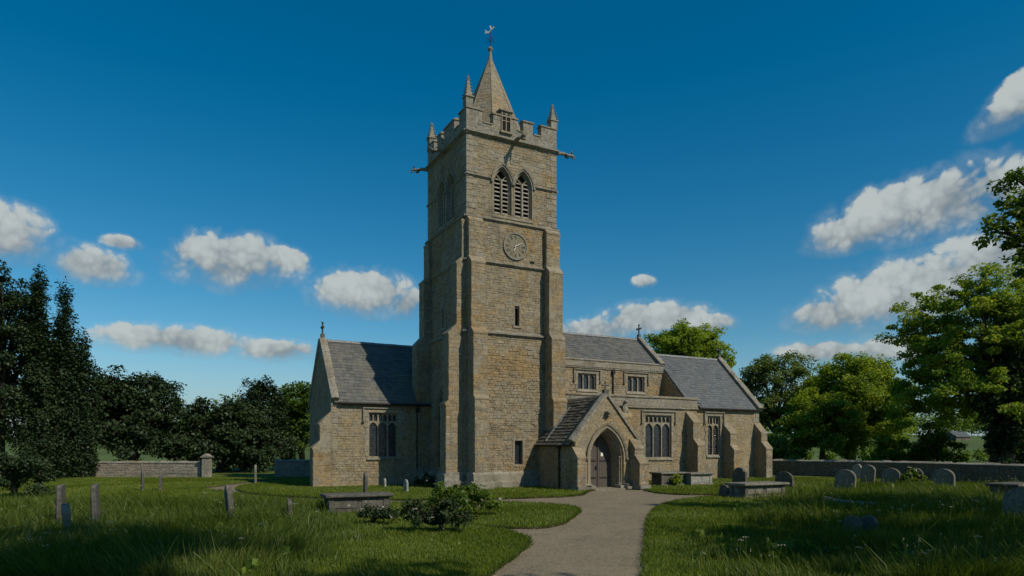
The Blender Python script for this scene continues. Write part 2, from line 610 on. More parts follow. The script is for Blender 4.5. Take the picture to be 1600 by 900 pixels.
def fbox(mb, fr, s0, s1, z0, z1, d0, d1, tn=(0.5, 0.5), ch=0.0):
    vs = [fr(s0, z0, d0), fr(s1, z0, d0), fr(s1, z1, d0), fr(s0, z1, d0),
          fr(s0 + ch, z0 + ch, d1), fr(s1 - ch, z0 + ch, d1), fr(s1 - ch, z1 - ch, d1), fr(s0 + ch, z1 - ch, d1)]
    mb.add(vs, [(3, 2, 1, 0), (4, 5, 6, 7), (0, 1, 5, 4), (1, 2, 6, 5), (2, 3, 7, 6), (3, 0, 4, 7)], tn)


def arch_hw(hw, zs, za, z):
    if z <= zs:
        return hw
    h = za - zs
    if z >= za:
        return 0.0
    Rr = (hw * hw + h * h) / (2 * hw)
    t = z - zs
    return max(0.0, math.sqrt(max(0, Rr * Rr - t * t)) - (Rr - hw))


def arch_pts(c, hw, z0, zs, za, n=8):
    L = [(c - hw, z0)]
    h = za - zs
    Rr = (hw * hw + h * h) / (2 * hw)
    a1 = math.asin(min(1, h / Rr))
    arc = []
    for i in range(n + 1):
        a = a1 * i / n
        arc.append((Rr * math.cos(a) - (Rr - hw), zs + Rr * math.sin(a)))
    L += [(c - x, z) for x, z in arc]
    L += [(c + x, z) for x, z in reversed(arc[:-1])]
    L.append((c + hw, z0))
    return L


def strip(mb, fr, A, B, d0, d1, tn=(0.5, 0.5), d1b=None):
    """band between inner line A and outer line B, from depth d0 out to d1 (outer edge d1b)"""
    if d1b is None:
        d1b = d1
    n = len(A)
    vs = [fr(s, z, d0) for s, z in A] + [fr(s, z, d1) for s, z in A] + [fr(s, z, d1b) for s, z in B] + [fr(s, z, d0) for s, z in B]
    fs = []
    for i in range(n - 1):
        for k in range(3):
            fs.append((k * n + i, k * n + i + 1, (k + 1) * n + i + 1, (k + 1) * n + i))
    for e in (0, n - 1):
        fs.append((e, n + e, 2 * n + e, 3 * n + e))
    mb.add(vs, fs, tn)


def ivf_wall(a, b, ops=(), shape=None):
    def fn(za, zb):
        zm = (za + zb) / 2
        lo, hi = (a, b) if shape is None else shape(zm)
        iv = [(lo, hi)] if hi > lo else []
        for o in ops:
            if o[0] == 'r':
                if zb <= o[3] + 1e-4 or za >= o[4] - 1e-4:
                    continue
                c0, c1 = o[1], o[2]
            else:
                _, c, hw, z0, zs, zt = o
                if zb <= z0 + 1e-4 or za >= zt:
                    continue
                h = arch_hw(hw, zs, zt, zm)
                if h <= 0.02:
                    continue
                c0, c1 = c - h, c + h
            new = []
            for p, q in iv:
                if c1 <= p or c0 >= q:
                    new.append((p, q))
                    continue
                if c0 > p + 0.01:
                    new.append((p, c0))
                if c1 < q - 0.01:
                    new.append((c1, q))
            iv = new
        return iv
    return fn


def coursed(mb, fr, z0, z1, ivf, rh=(0.085, 0.17), sw=(0.16, 0.46), depth=0.3, proud=(0.004, 0.03), joint=0.008, seed=1, breaks=()):
    """coursed rubble: bedded mortar with single stones standing proud of it"""
    rg = random.Random(seed)
    cuts = sorted(set([z0, z1] + [b for b in breaks if z0 < b < z1]))
    rows = []
    for a, b in zip(cuts[:-1], cuts[1:]):
        z = a
        while b - z > 1e-4:
            h = rg.uniform(*rh)
            if b - (z + h) < rh[0] * 0.7:
                h = b - z
            if h > rh[1] * 1.25:
                h = (b - z) / 2
            rows.append((z, min(b, z + h)))
            z += h
    for za, zb in rows:
        for p, q in ivf(za, zb):
            if q - p < 0.02:
                continue
            fbox(mb, fr, p, q, za, zb, -depth, 0.0, (0.35, 0.55))
            s = p
            while q - s > 0.02:
                w = rg.uniform(*sw)
                if q - (s + w) < sw[0] * 0.8:
                    w = q - s
                tn = (rg.random(), rg.random())
                pr = rg.uniform(*proud)
                j = joint * rg.uniform(0.6, 1.3)
                a, b = s + j, s + w - j
                if b - a > 0.03:
                    c, e = za + j, zb - j
                    k = [rg.uniform(0.002, 0.022) for _ in range(8)]
                    vs = [fr(a, c, 0), fr(b, c, 0), fr(b, e, 0), fr(a, e, 0),
                          fr(a + k[0], c + k[1], pr), fr(b - k[2], c + k[3], pr * rg.uniform(.7, 1.2)), fr(b - k[4], e - k[5], pr), fr(a + k[6], e - k[7], pr * rg.uniform(.7, 1.2))]
                    mb.add(vs, [(4, 5, 6, 7), (0, 1, 5, 4), (1, 2, 6, 5), (2, 3, 7, 6), (3, 0, 4, 7)], tn)
                s += w


# ------------------------------------------------------------------ the church (local axes: x east, y north, z up)
CX, CY = -2.274, 34.0
RZ = math.atan2(0.4727, 0.881)
church = empty('church', (CX, CY, 0), RZ)
tag(church, 'medieval limestone church with a square battlemented west tower and short stone spire', 'church')


def c2w(u, v):
    return (CX + math.cos(RZ) * u - math.sin(RZ) * v, CY + math.sin(RZ) * u + math.cos(RZ) * v)


def south(v0):
    return Fr((0, v0, 0), (1, 0, 0), (0, -1, 0))


def west(u0):
    return Fr((u0, 0, 0), (0, 1, 0), (-1, 0, 0))


def east(u0):
    return Fr((u0, 0, 0), (0, 1, 0), (1, 0, 0))


def north(v0):
    return Fr((0, v0, 0), (1, 0, 0), (0, 1, 0))


rnd = random.Random(7)


def rt():
    return (rnd.random(), rnd.random())


def string_course(name, fr, s0, s1, z, h=0.13, proj=0.11, mat='coping', ops=(), ext=0.0, label=None):
    """moulded string: sloped top, vertical nose, undercut"""
    mb = MB()
    prof = [(-0.05, h * 0.95), (proj, h * 0.40), (proj, h * 0.12), (proj * 0.75, h * 0.05), (proj * 0.2, -0.06), (-0.05, -0.06)]
    iv = ivf_wall(s0 - ext, s1 + ext, ops)(z, z + 0.01)
    for a, b in iv:
        mb = MB()
        s = a
        while s < b - 1e-3:
            e = min(b, s + rnd.uniform(0.5, 0.9))
            if b - e < 0.3:
                e = b
            dz = rnd.uniform(-0.008, 0.008)
            dp = rnd.uniform(-0.012, 0.008)
            vs = [fr(s + .002, z + q + dz, p + (dp if p > 0.01 else 0)) for p, q in prof] + [fr(e - .002, z + q + dz, p + (dp if p > 0.01 else 0)) for p, q in prof]
            n = len(prof)
            fs = [tuple(range(n)), tuple(range(2 * n - 1, n - 1, -1))] + [(i, (i + 1) % n, (i + 1) % n + n, i + n) for i in range(n)]
            mb.add(vs, fs, rt())
            s = e
        mb.build(name, mat, church)


def buttress(fr, s0, s1, stages, seed, mat='stone', name='buttress', plinth=True):
    """stages: list of (z0, z1, depth); sloped weathering on top of each"""
    mb = MB()
    rg = random.Random(seed)
    wts = []
    for i, (z0, z1, dp) in enumerate(stages):
        up = stages[i + 1][2] if i + 1 < len(stages) else 0.0
        ff = Fr(fr.O + fr.D * dp, fr.S, fr.D)
        fl = Fr(fr.O + fr.S * s0, fr.D, -fr.S)
        frt = Fr(fr.O + fr.S * s1, fr.D, fr.S)
        fbox(mb, fr, s0 + .03, s1 - .03, z0, z1, -0.02, dp - 0.03, (0.4, 0.4))
        for k, (f_, a, b) in enumerate(((ff, s0, s1), (fl, 0, dp), (frt, 0, dp))):
            coursed(mb, f_, z0, z1, ivf_wall(a, b), (0.13, 0.26), (0.22, 0.5), 0.04, (0.003, 0.018), 0.006, seed * 7 + i * 3 + k)
        # weathering
        hh = min(0.75, max(0.22, (dp - up) * 1.25))
        ov = 0.03
        prof = [(up - 0.02, z1 + hh), (dp + ov, z1 + 0.03), (dp + ov, z1 - 0.05), (dp, z1 - 0.07), (up - 0.02, z1 - 0.07)]
        a, b = s0 - 0.015, s1 + 0.015
        vs = [fr(a, q, p) for p, q in prof] + [fr(b, q, p) for p, q in prof]
        n = len(prof)
        wt_ = MB()
        wts.append(('weathering', wt_))
        wt_.add(vs, [tuple(range(n)), tuple(range(2 * n - 1, n - 1, -1))] + [(j, (j + 1) % n, (j + 1) % n + n, j + n) for j in range(n)], rt())
    z0, z1, dp = stages[0]
    if plinth:
        for zz, pj in ((0.30, 0.20), (0.72, 0.11)):
            prof = [(0, zz + 0.10), (dp, zz + 0.10), (dp + pj, zz - 0.02), (dp + pj, -0.05 if zz < .5 else 0.2), (0, -0.05 if zz < .5 else 0.2)]
            a, b = s0 - pj, s1 + pj
            vs = [fr(a, q, p) for p, q in prof] + [fr(b, q, p) for p, q in prof]
            n = len(prof)
            wt_ = MB()
            wts.append(('plinth', wt_))
            wt_.add(vs, [tuple(range(n)), tuple(range(2 * n - 1, n - 1, -1))] + [(j, (j + 1) % n, (j + 1) % n + n, j + n) for j in range(n)], rt())
    o = mb.build(name, mat, church, 'stuff')
    for nm, m_ in wts:
        m_.build(nm, 'stone' if nm == 'weathering' else 'coping', o)
    return o


def quoins(fa, sa, fb, sb, z0, z1, seed, sgn_a=1, sgn_b=1, hh=(0.26, 0.36)):
    """alternating corner blocks where face a (at s=sa) meets face b (at s=sb)"""
    rg = random.Random(seed)
    z = z0
    k = 0
    while z < z1 - 0.12:
        h = rg.uniform(*hh)
        if z + h > z1 - 0.1:
            h = z1 - z
        la, lb = (0.58, 0.30) if k % 2 else (0.32, 0.55)
        la *= rg.uniform(.9, 1.1)
        lb *= rg.uniform(.9, 1.1)
        mb = MB()
        p = 0.032
        tn = (rg.random() * .6, rg.random())
        # L-shaped block
        j = 0.006
        fbox(mb, fa, min(sa - sgn_a * p, sa + sgn_a * la), max(sa - sgn_a * p, sa + sgn_a * la), z + j, z + h - j, -0.02, p, tn, 0.008)
        fbox(mb, fb, min(sb - sgn_b * (p - .002), sb + sgn_b * lb), max(sb - sgn_b * (p - .002), sb + sgn_b * lb), z + j + .001, z + h - j - .001, -0.02, p - .001, tn, 0.008)
        mb.build('quoin', 'ashlar', church)
        z += h
        k += 1


def pane(parent, fr, poly, d, mat='glass'):
    mb = MB()
    vs = [fr(s, z, d) for s, z in poly]
    vs2 = [fr(s, z, d - 0.02) for s, z in poly]
    n = len(poly)
    mb.add(vs + vs2, [tuple(range(n)), tuple(range(2 * n - 1, n - 1, -1))] + [(i, (i + 1) % n, (i + 1) % n + n, i + n) for i in range(n)])
    return mb.build('pane', mat, parent)


def spandrel(mb, fr, s0, s1, zs, za, zt, d0, d1, n=6):
    """masonry between an arched light (springing zs, apex za) and level zt"""
    c, hw = (s0 + s1) / 2, (s1 - s0) / 2
    pts = arch_pts(c, hw, zs, zs, za, n)[1:-1]
    top = [(s, zt) for s, z in pts]
    strip(mb, fr, pts, top, d0, d1)


def square_window(fr, s0, s1, z0, z1, lights, mat='ashlar', reveal=0.30, hood=True, tracery=True, label=None):
    """square-headed perpendicular window with arched lights and tracery"""
    mb = MB()
    fw = 0.17
    # dressed surround, splayed
    for a, b, c, e in ((s0 - fw, s0, z0, z1), (s1, s1 + fw, z0, z1)):
        z = c
        k = 0
        while z < e - 1e-3:
            h = min(e - z, rnd.uniform(.26, .36))
            if e - z - h < .12:
                h = e - z
            ext = 0.09 if k % 2 else 0.0
            aa, bb = (a - ext, b) if b == s0 else (a, b + ext)
            fbox(mb, fr, aa, bb, z + .004, z + h - .004, -reveal + .02, 0.035, rt(), 0.004)
            z += h
            k += 1
    fbox(mb, fr, s0 - fw - .06, s1 + fw + .06, z1, z1 + 0.2, -reveal + .02, 0.036, rt(), .005)
    # splays inside the opening
    di, do = -0.25, -0.09
    bw = 0.075
    W = (s1 - s0)
    ins = 0.06
    for a, b in ((s0, s0 + ins), (s1 - ins, s1)):
        fbox(mb, fr, a, b, z0, z1, di - .03, do + .02, rt())
    fbox(mb, fr, s0 + ins, s1 - ins, z1 - 0.06, z1, di - .03, do + .02, rt())
    inner0, inner1 = s0 + ins, s1 - ins
    lw = (inner1 - inner0 - bw * (lights - 1)) / lights
    zs = z0 + (z1 - z0) * (0.66 if tracery else 0.72)
    za = zs + lw * 0.62
    zt = za + 0.05
    panes = []
    for i in range(lights):
        a = inner0 + i * (lw + bw)
        b = a + lw
        if i:
            fbox(mb, fr, a - bw, a, z0, z1 - .06, di, do, rt())
        spandrel(mb, fr, a, b, zs, za, zt, di, do - .01)
        panes.append([(p, q) for p, q in arch_pts((a + b) / 2, lw / 2 + .01, z0, zs, za + .01, 6)])
        if tracery:
            # upper panel lights
            mid = (a + b) / 2
            fbox(mb, fr, mid - .028, mid + .028, zt, z1 - .06, di, do - .02, rt())
            for p, q in ((a, mid - .028), (mid + .028, b)):
                zz = z1 - .06 - (q - p) * 0.75
                spandrel(mb, fr, p, q, zz, zz + (q - p) * .6, z1 - .06, di, do - .02, 4)
                spandrel_inv = zt + (q - p) * .3
                fbox(mb, fr, p, q, zt - .03, zt + .03, di, do - .015, rt())
                panes.append([(p, zt), (p, z1 - .07), (q, z1 - .07), (q, zt)])
    w = mb.build('window', mat, church)
    for p in panes:
        pane(w, fr, p, di + .05)
    m2 = MB()
    prof = [(-reveal + .02, z0 + 0.02), (do + 0.03, z0 + 0.02), (0.10, z0 - 0.12), (0.10, z0 - .17), (-.02, z0 - .20), (-reveal + .02, z0 - .20)]
    a, b = s0 - .10, s1 + .10
    vs = [fr(a, q, p) for p, q in prof] + [fr(b, q, p) for p, q in prof]
    n = len(prof)
    m2.add(vs, [tuple(range(n)), tuple(range(2 * n - 1, n - 1, -1))] + [(j, (j + 1) % n, (j + 1) % n + n, j + n) for j in range(n)], rt())
    m2.build('sill', 'coping', w)
    if hood:
        m3 = MB()
        ho, hi_, hp = 0.17, 0.09, 0.12
        zt2 = z1 + .2
        fbox(m3, fr, s0 - fw - ho, s1 + fw + ho, zt2, zt2 + hi_, -.02, hp, rt(), .012)
        for a, b in ((s0 - fw - ho, s0 - fw - ho + hi_), (s1 + fw + ho - hi_, s1 + fw + ho)):
            fbox(m3, fr, a, b, zt2 - 0.62, zt2 - .001, -.02, hp - .002, rt(), .012)
            fbox(m3, fr, a - .035, b + .035, zt2 - 0.76, zt2 - .62, -.02, hp + .03, rt(), .03)
        m3.build('hood_mould', 'coping', w)
    return w


def arch_opening(fr, c, hw, z0, zs, za, orders, name='window', mat='ashlar', hood=None):
    """orders: list of (extra half width, depth from, depth to); returns the stone frame"""
    mb = MB()
    for k, (w0, w1, d0, d1) in enumerate(orders):
        A = arch_pts(c, hw + w0, z0, zs, za + w0 * 1.1, 10)
        B = arch_pts(c, hw + w1, z0, zs, za + w1 * 1.1, 10)
        strip(mb, fr, A, B, d0, d1, rt())
    o = mb.build(name, mat, church)
    if hood:
        w0, w1, pj, zb = hood
        m2 = MB()
        A = arch_pts(c, hw + w0, zb, zs, za + w0 * 1.1, 12)
        B = arch_pts(c, hw + w1, zb, zs, za + w1 * 1.1, 12)
        strip(m2, fr, A, B, -.02, pj * .75, rt(), pj)
        for sg in (-1, 1):
            fbox(m2, fr, c + sg * (hw + (w0 + w1) / 2) - .07, c + sg * (hw + (w0 + w1) / 2) + .07, zb - .13, zb, -.02, pj + .02, rt(), .02)
        m2.build('hood_mould', 'coping', o)
    return o


# ---- tower ---------------------------------------------------------------
TW = 5.25
Z1, Z2, Z3, ZC = 7.80, 11.40, 13.58, 17.85
bell_ops = [('a', 2.02, 0.55, 14.05, 15.65, 16.62), ('a', 3.24, 0.55, 14.05, 15.65, 16.62)]
S_low = [('r', 2.62, 3.19, 1.15, 2.42)]
S_mid = [('r', 2.68, 2.98, 8.34, 9.40)]
W_low = [('a', 2.62, 0.80, 1.0, 3.9, 5.2)]
W_mid = [('r', 2.79, 2.99, 8.45, 9.5)]
levels = [(0.0, Z1, 0.14), (Z1, Z3, 0.07), (Z3, ZC, 0.0)]
mb = MB()
for i, (a, b, of) in enumerate(levels):
    sops = [S_low, S_mid, bell_ops][i]
    wops = [W_low, W_mid, bell_ops][i]
    mb.box(-of + .3, TW + of - .02, -of + .3, TW + of - .02, a, b + (.1 if i == 2 else 0), (.4, .2))
    brk = [o[3] for o in sops] + [o[4] for o in sops if o[0] == 'r']
    coursed(mb, south(-of), a, b, ivf_wall(-of, TW + of, sops), seed=11 + i, breaks=brk, proud=(.003, .036 if i == 0 else .022))
    brk = [o[3] for o in wops] + [o[4] for o in wops if o[0] == 'r']
    coursed(mb, west(-of), a, b, ivf_wall(-of + .3, TW + of, wops), seed=21 + i, breaks=brk)
    coursed(mb, east(TW + of), a, b, ivf_wall(-of + .3, TW + of), seed=31 + i, depth=.05, sw=(.5, .9), rh=(.25, .4))
tower = mb.build('tower_stonework', 'stone', church, 'stuff')

# dark behind openings
for fr in (south(0), west(0)):
    pass

# strings on south, west, east and north faces
for z, of, h, pj in ((Z1, 0.09, .24, .19), (Z2, 0.07, .15, .14), (Z3, 0.02, .20, .17), (ZC, 0.0, .18, .20)):
    for fr in (south(-of), west(-of), east(TW + of), north(TW + of)):
        string_course('string_course', fr, -of, TW + of, z, h, pj, ext=pj * .6)
hood_ops = [('r', 1.38, 3.88, 14, 16.5)]
for fr in (south(0), west(0), east(TW), north(TW)):
    string_course('string_course', fr, 0, TW, 15.72, .13, .12, ops=hood_ops, ext=.06)

# plinth
mb = MB()
for fr in (south(-.14), west(-.14)):
    for zz, pj, zb in ((0.30, 0.24, -.05), (0.72, 0.13, .2)):
        s = -.14 - pj
        while s < TW + .14 + pj - .01:
            e = min(TW + .14 + pj, s + rnd.uniform(.5, .9))
            prof = [(-.05, zz + 0.10), (0.01, zz + 0.10), (pj, zz - 0.02), (pj, zb), (-.05, zb)]
            vs = [fr(s, q, p) for p, q in prof] + [fr(e, q, p) for p, q in prof]
            n = len(prof)
            mb.add(vs, [tuple(range(n)), tuple(range(2 * n - 1, n - 1, -1))] + [(j, (j + 1) % n, (j + 1) % n + n, j + n) for j in range(n)], rt())
            s = e
mb.build('plinth', 'coping', church)

# quoins of the belfry stage
quoins(south(0), 0, west(0), 0, Z3 + .2, ZC - .05, 3)
quoins(south(0), TW, east(TW), 0, Z3 + .2, ZC - .05, 4, -1, 1)
quoins(west(0), TW, north(TW), 0, Z3 + .2, ZC - .05, 5, -1, 1)

# angle buttresses
st = [(0, 4.45, 1.0), (4.45, Z1 - .1, .84), (Z1 - .1, Z2 - .15, .58), (Z2 - .15, Z3 - .2, .30)]
stw = [(0, 4.2, 1.10), (4.2, Z1 - .1, .95), (Z1 - .1, Z2 - .15, .52), (Z2 - .15, Z3 - .2, .24)]
buttress(south(-.02), -.02, .76, st, 1)
buttress(south(-.02), TW - .78, TW + .06, st, 2)
buttress(west(-.02), .0, .76, stw, 3)
buttress(west(-.02), TW - .74, TW + .02, stw, 4)
buttress(north(TW + .02), -.02, .76, st, 5)
buttress(east(TW + .02), .0, .76, [(5.5, Z1 - .1, .5), (Z1 - .1, Z2 - .15, .4), (Z2 - .15, Z3 - .2, .24)], 6, plinth=False)

# belfry windows with louvres
for fr in (south(0), west(0)):
    for c in (2.02, 3.24):
        w = arch_opening(fr, c, .40, 14.05, 15.60, 16.36, [(0, .06, -.29, -.16), (.06, .12, -.29, -.08), (.12, .20, -.29, 0.03)],
                         hood=(.20, .28, .10, 15.70))
        m2 = MB()
        bw = .045
        fbox(m2, fr, c - bw, c + bw, 14.05, 15.85, -.24, -.08, rt())
        hwl = .40
        for sg in (-1, 1):
            # Y tracery arms
            pts = [(c, 15.70), (c + sg * .12, 15.92), (c + sg * .27, 16.05)]
            for (sa, za), (sb, zb) in zip(pts[:-1], pts[1:]):
                vs = [fr(sa - .03, za, -.24), fr(sa + .03, za, -.24), fr(sb + .03, zb, -.24), fr(sb - .03, zb, -.24),
                      fr(sa - .03, za, -.13), fr(sa + .03, za, -.13), fr(sb + .03, zb, -.13), fr(sb - .03, zb, -.13)]
                m2.add(vs, [(0, 1, 2, 3), (4, 5, 6, 7), (0, 1, 5, 4), (1, 2, 6, 5), (2, 3, 7, 6), (3, 0, 4, 7)], rt())
        m2.build('mullion', 'ashlar', w)
        for k in range(9):
            z = 14.12 + k * .215
            h = arch_hw(.40, 15.60, 16.36, z + .1) - .005
            m3 = MB()
            prof = [(-.23, z + .045), (-.23, z + .075), (-.15, z + .025), (-.15, z - .022)]
            vs = [fr(c - h, q, p) for p, q in prof] + [fr(c + h, q, p) for p, q in prof]
            m3.add(vs, [(0, 1, 2, 3), (7, 6, 5, 4), (0, 1, 5, 4), (1, 2, 6, 5), (2, 3, 7, 6), (3, 0, 4, 7)], rt())
            m3.build('louvre', 'louvre', w)
        m4 = MB()
        A = arch_pts(c, .56, 14.05, 15.6, 16.55, 8)
        m4.add([fr(s, z, -.285) for s, z in A], [tuple(range(len(A)))])
        m4.build('opening_dark_sheet', 'painted_dark', w)  # near-black sheet paints the unlit belfry behind the louvres
        m5 = MB()
        prof = [(-.28, 14.07), (-.12, 14.07), (.05, 13.90), (.05, 13.82), (-.28, 13.82)]
        vs = [fr(c - .60, q, p) for p, q in prof] + [fr(c + .60, q, p) for p, q in prof]
        n = len(prof)
        m5.add(vs, [tuple(range(n)), tuple(range(2 * n - 1, n - 1, -1))] + [(j, (j + 1) % n, (j + 1) % n + n, j + n) for j in range(n)], rt())
        m5.build('sill', 'ashlar', w)

# slit windows and low south light
def slit(fr, s0, s1, z0, z1, of, jw=.1, mat='painted_dark', head=True):
    mb = MB()
    for a, b in ((s0 - jw, s0), (s1, s1 + jw)):
        fbox(mb, fr, a, b, z0, z1, -.28, .03, rt(), .005)
    fbox(mb, fr, s0 - jw, s1 + jw, z1, z1 + .16, -.28, .032, rt(), .005)
    fbox(mb, fr, s0 - jw - .03, s1 + jw + .03, z0 - .13, z0, -.28, .05, rt(), .01)
    if head:
        spandrel(mb, fr, s0, s1, z1 - .22, z1 - .06, z1, -.24, -.06, 5)
    o = mb.build('window', 'ashlar', church)
    pane(o, fr, [(s0, z0), (s0, z1), (s1, z1), (s1, z0)], -.2, mat)  # in the slits a near-black pane paints the unlit inside
    return o


slit(south(-.07), 2.70, 2.96, 8.36, 9.38, 0)
slit(west(-.07), 2.80, 2.98, 8.47, 9.48, 0, .07)
slit(south(-.14), 2.66, 3.12, 1.17, 2.40, 0, .13, 'glass', False)
# little putlog hole, its dark painted as a near-black block
mb = MB()
fbox(mb, south(-.07), 3.62, 3.86, 11.72, 11.80, -.02, .045, (.2, .1))
mb.build('putlog_hole_dark', 'painted_dark', church)

# tall west window of the tower
fr = west(-.14)
w = arch_opening(fr, 2.62, .72, 1.0, 3.85, 5.0, [(0, .08, -.29, -.16), (.08, .16, -.29, -.06), (.16, .26, -.29, .03)], hood=(.26, .35, .11, 3.7))
m2 = MB()
fbox(m2, fr, 2.58, 2.66, 1.0, 4.2, -.24, -.14, rt())
spandrel(m2, fr, 1.92, 2.58, 3.6, 4.05, 4.3, -.24, -.15)
spandrel(m2, fr, 2.66, 3.32, 3.6, 4.05, 4.3, -.24, -.15)
m2.build('mullion', 'ashlar', w)
pane(w, fr, arch_pts(2.62, .76, 1.0, 3.85, 5.05, 8), -.2)

# clock
fr = south(-.07)
cc, cz, cr = 2.73, 12.46, .68
mb = MB()
nseg = 40
ring = [(cc + cr * math.sin(2 * math.pi * k / nseg), cz + cr * math.cos(2 * math.pi * k / nseg)) for k in range(nseg + 1)]
ring2 = [(cc + (cr - .05) * math.sin(2 * math.pi * k / nseg), cz + (cr - .05) * math.cos(2 * math.pi * k / nseg)) for k in range(nseg + 1)]
vs = [fr(s, z, .042) for s, z in ring2[:-1]] + [fr(s, z, -.05) for s, z in ring2[:-1]]
mb.add(vs, [tuple(range(nseg))] + [(k, (k + 1) % nseg, (k + 1) % nseg + nseg, k + nseg) for k in range(nseg)])
clock = mb.build('clock_face', 'clock', church)
mb = MB()
ring3 = [(cc + (cr + .035) * math.sin(2 * math.pi * k / nseg), cz + (cr + .035) * math.cos(2 * math.pi * k / nseg)) for k in range(nseg + 1)]
strip(mb, fr, ring2, ring3, -.03, .085, rt())
mb.build('rim', 'coping', clock)
numerals = {12: 'XII', 1: 'I', 2: 'II', 3: 'III', 4: 'IV', 5: 'V', 6: 'VI', 7: 'VII', 8: 'VIII', 9: 'IX', 10: 'X', 11: 'XI'}


def bar2(mb, fr, p, q, w, d0, d1):
    (a, b), (c, e) = p, q
    dx, dz = c - a, e - b
    L = math.hypot(dx, dz)
    nx, nz = -dz / L * w / 2, dx / L * w / 2
    P4 = [(a + nx, b + nz), (a - nx, b - nz), (c - nx, e - nz), (c + nx, e + nz)]
    mb.add([fr(s, z, d0) for s, z in P4] + [fr(s, z, d1) for s, z in P4], [(3, 2, 1, 0), (4, 5, 6, 7), (0, 1, 5, 4), (1, 2, 6, 5), (2, 3, 7, 6), (3, 0, 4, 7)])


for hnum, txt in numerals.items():
    an = 2 * math.pi * hnum / 12
    mb = MB()
    wd = {'I': .035, 'V': .07, 'X': .07}
    tot = sum(wd[ch] for ch in txt)
    s = -tot / 2

    def loc(a, b):          # a across, b outward
        r0 = .46 + b
        return (cc + r0 * math.sin(an) + a * math.cos(an), cz + r0 * math.cos(an) - a * math.sin(an))
    for ch in txt:
        m_ = s + wd[ch] / 2
        if ch == 'I':
            bar2(mb, fr, loc(m_, -.08), loc(m_, .10), .020, .04, .055)
        elif ch == 'V':
            bar2(mb, fr, loc(m_ - .025, .10), loc(m_, -.08), .018, .04, .055)
            bar2(mb, fr, loc(m_ + .025, .10), loc(m_, -.08), .014, .04, .0545)
        else:
            bar2(mb, fr, loc(m_ - .025, .10), loc(m_ + .025, -.08), .018, .04, .055)
            bar2(mb, fr, loc(m_ + .025, .10), loc(m_ - .025, -.08), .014, .04, .0545)
        s += wd[ch]
    mb.build('numeral', 'grave_dark', clock)
for nm, an, ln, wd in (('hour_hand', R(200), .30, .05), ('minute_hand', R(62), .46, .036)):
    mb = MB()
    bar2(mb, fr, (cc - .08 * math.sin(an), cz - .08 * math.cos(an)), (cc + ln * math.sin(an), cz + ln * math.cos(an)), wd, .06, .085 if ln < .4 else .10)
    mb.build(nm, 'hand', clock)

# parapet
mer = [(0, .85), (1.47, 2.85), (3.23, 3.81), (4.31, 5.25)]


def par_ivf(za, zb):
    return [(-.03, TW + .03)] if zb < 18.52 else [(max(-.03, a), b if b < 5 else TW + .03) for a, b in [(m0 - (.03 if m0 == 0 else 0), m1) for m0, m1 in mer]]


mb = MB()
for i, fr in enumerate((south(-.03), west(-.03), east(TW + .03), north(TW + .03))):
    coursed(mb, fr, ZC + .08, 18.5, ivf_wall(-.03 if i in (0, 3) else .32, TW + .03 if i in (0, 3) else TW - .32), (.2, .24), seed=50 + i, depth=.34, proud=(.002, .014), joint=.006)
    for m0, m1 in mer:
        a, b = m0 - (.03 if m0 == 0 else 0), m1 + (.03 if m1 > 5 else 0)
        if i in (1, 2):
            a, b = max(a, .32), min(b, TW - .32)
        coursed(mb, fr, 18.5, 19.06, ivf_wall(a, b), (.25, .3), seed=60 + i + int(m0 * 10), depth=.34, proud=(.002, .014), joint=.006)
par = mb.build('parapet', 'coping', church)
for i, fr in enumerate((south(-.03), west(-.03), east(TW + .03), north(TW + .03))):
    gaps = [(a[1], b[0]) for a, b in zip(mer[:-1], mer[1:])]
    for m0, m1 in mer:
        m2 = MB()
        a, b = m0 - .05, m1 + .05
        if i in (1, 2):
            a, b = max(a, .30), min(b, TW - .30)
        prof = [(-.38, 19.06), (-.38, 19.10), (-.17, 19.19), (.055, 19.12), (.055, 19.05)]
        vs = [fr(a, q, p) for p, q in prof] + [fr(b, q, p) for p, q in prof]
        n = len(prof)
        m2.add(vs, [tuple(range(n)), tuple(range(2 * n - 1, n - 1, -1))] + [(j, (j + 1) % n, (j + 1) % n + n, j + n) for j in range(n)], rt())
        m2.build('coping_stone', 'ashlar', par)
    for g0, g1 in gaps:
        m2 = MB()
        prof = [(-.38, 18.50), (-.38, 18.53), (-.17, 18.60), (.05, 18.54), (.05, 18.48)]
        vs = [fr(g0 + .052, q, p) for p, q in prof] + [fr(g1 - .052, q, p) for p, q in prof]
        n = len(prof)
        m2.add(vs, [tuple(range(n)), tuple(range(2 * n - 1, n - 1, -1))] + [(j, (j + 1) % n, (j + 1) % n + n, j + n) for j in range(n)], rt())
        m2.build('coping_stone', 'ashlar', par)

# small two-light opening with hood in the broad south merlon
fr = south(-.03)
mb = MB()
fbox(mb, fr, 1.92, 1.98, 18.30, 19.30, -.30, .07, rt(), .006)
fbox(mb, fr, 2.42, 2.48, 18.30, 19.30, -.30, .07, rt(), .006)
fbox(mb, fr, 2.165, 2.235, 18.30, 19.30, -.30, .06, rt(), .006)
fbox(mb, fr, 1.98, 2.42, 18.82, 18.86, -.30, .05, rt())
spandrel(mb, fr, 1.98, 2.165, 19.10, 19.22, 19.30, -.3, .05, 4)
spandrel(mb, fr, 2.235, 2.42, 19.10, 19.22, 19.30, -.3, .05, 4)
lw = mb.build('window', 'ashlar', church)
m2 = MB()
fbox(m2, fr, 1.80, 2.60, 19.30, 19.40, -.34, .14, rt(), .01)
m2.build('hood_mould', 'coping', lw)
m2 = MB()
fbox(m2, fr, 1.84, 2.56, 18.18, 18.30, -.02, .13, rt(), .01)
m2.build('sill', 'ashlar', lw)
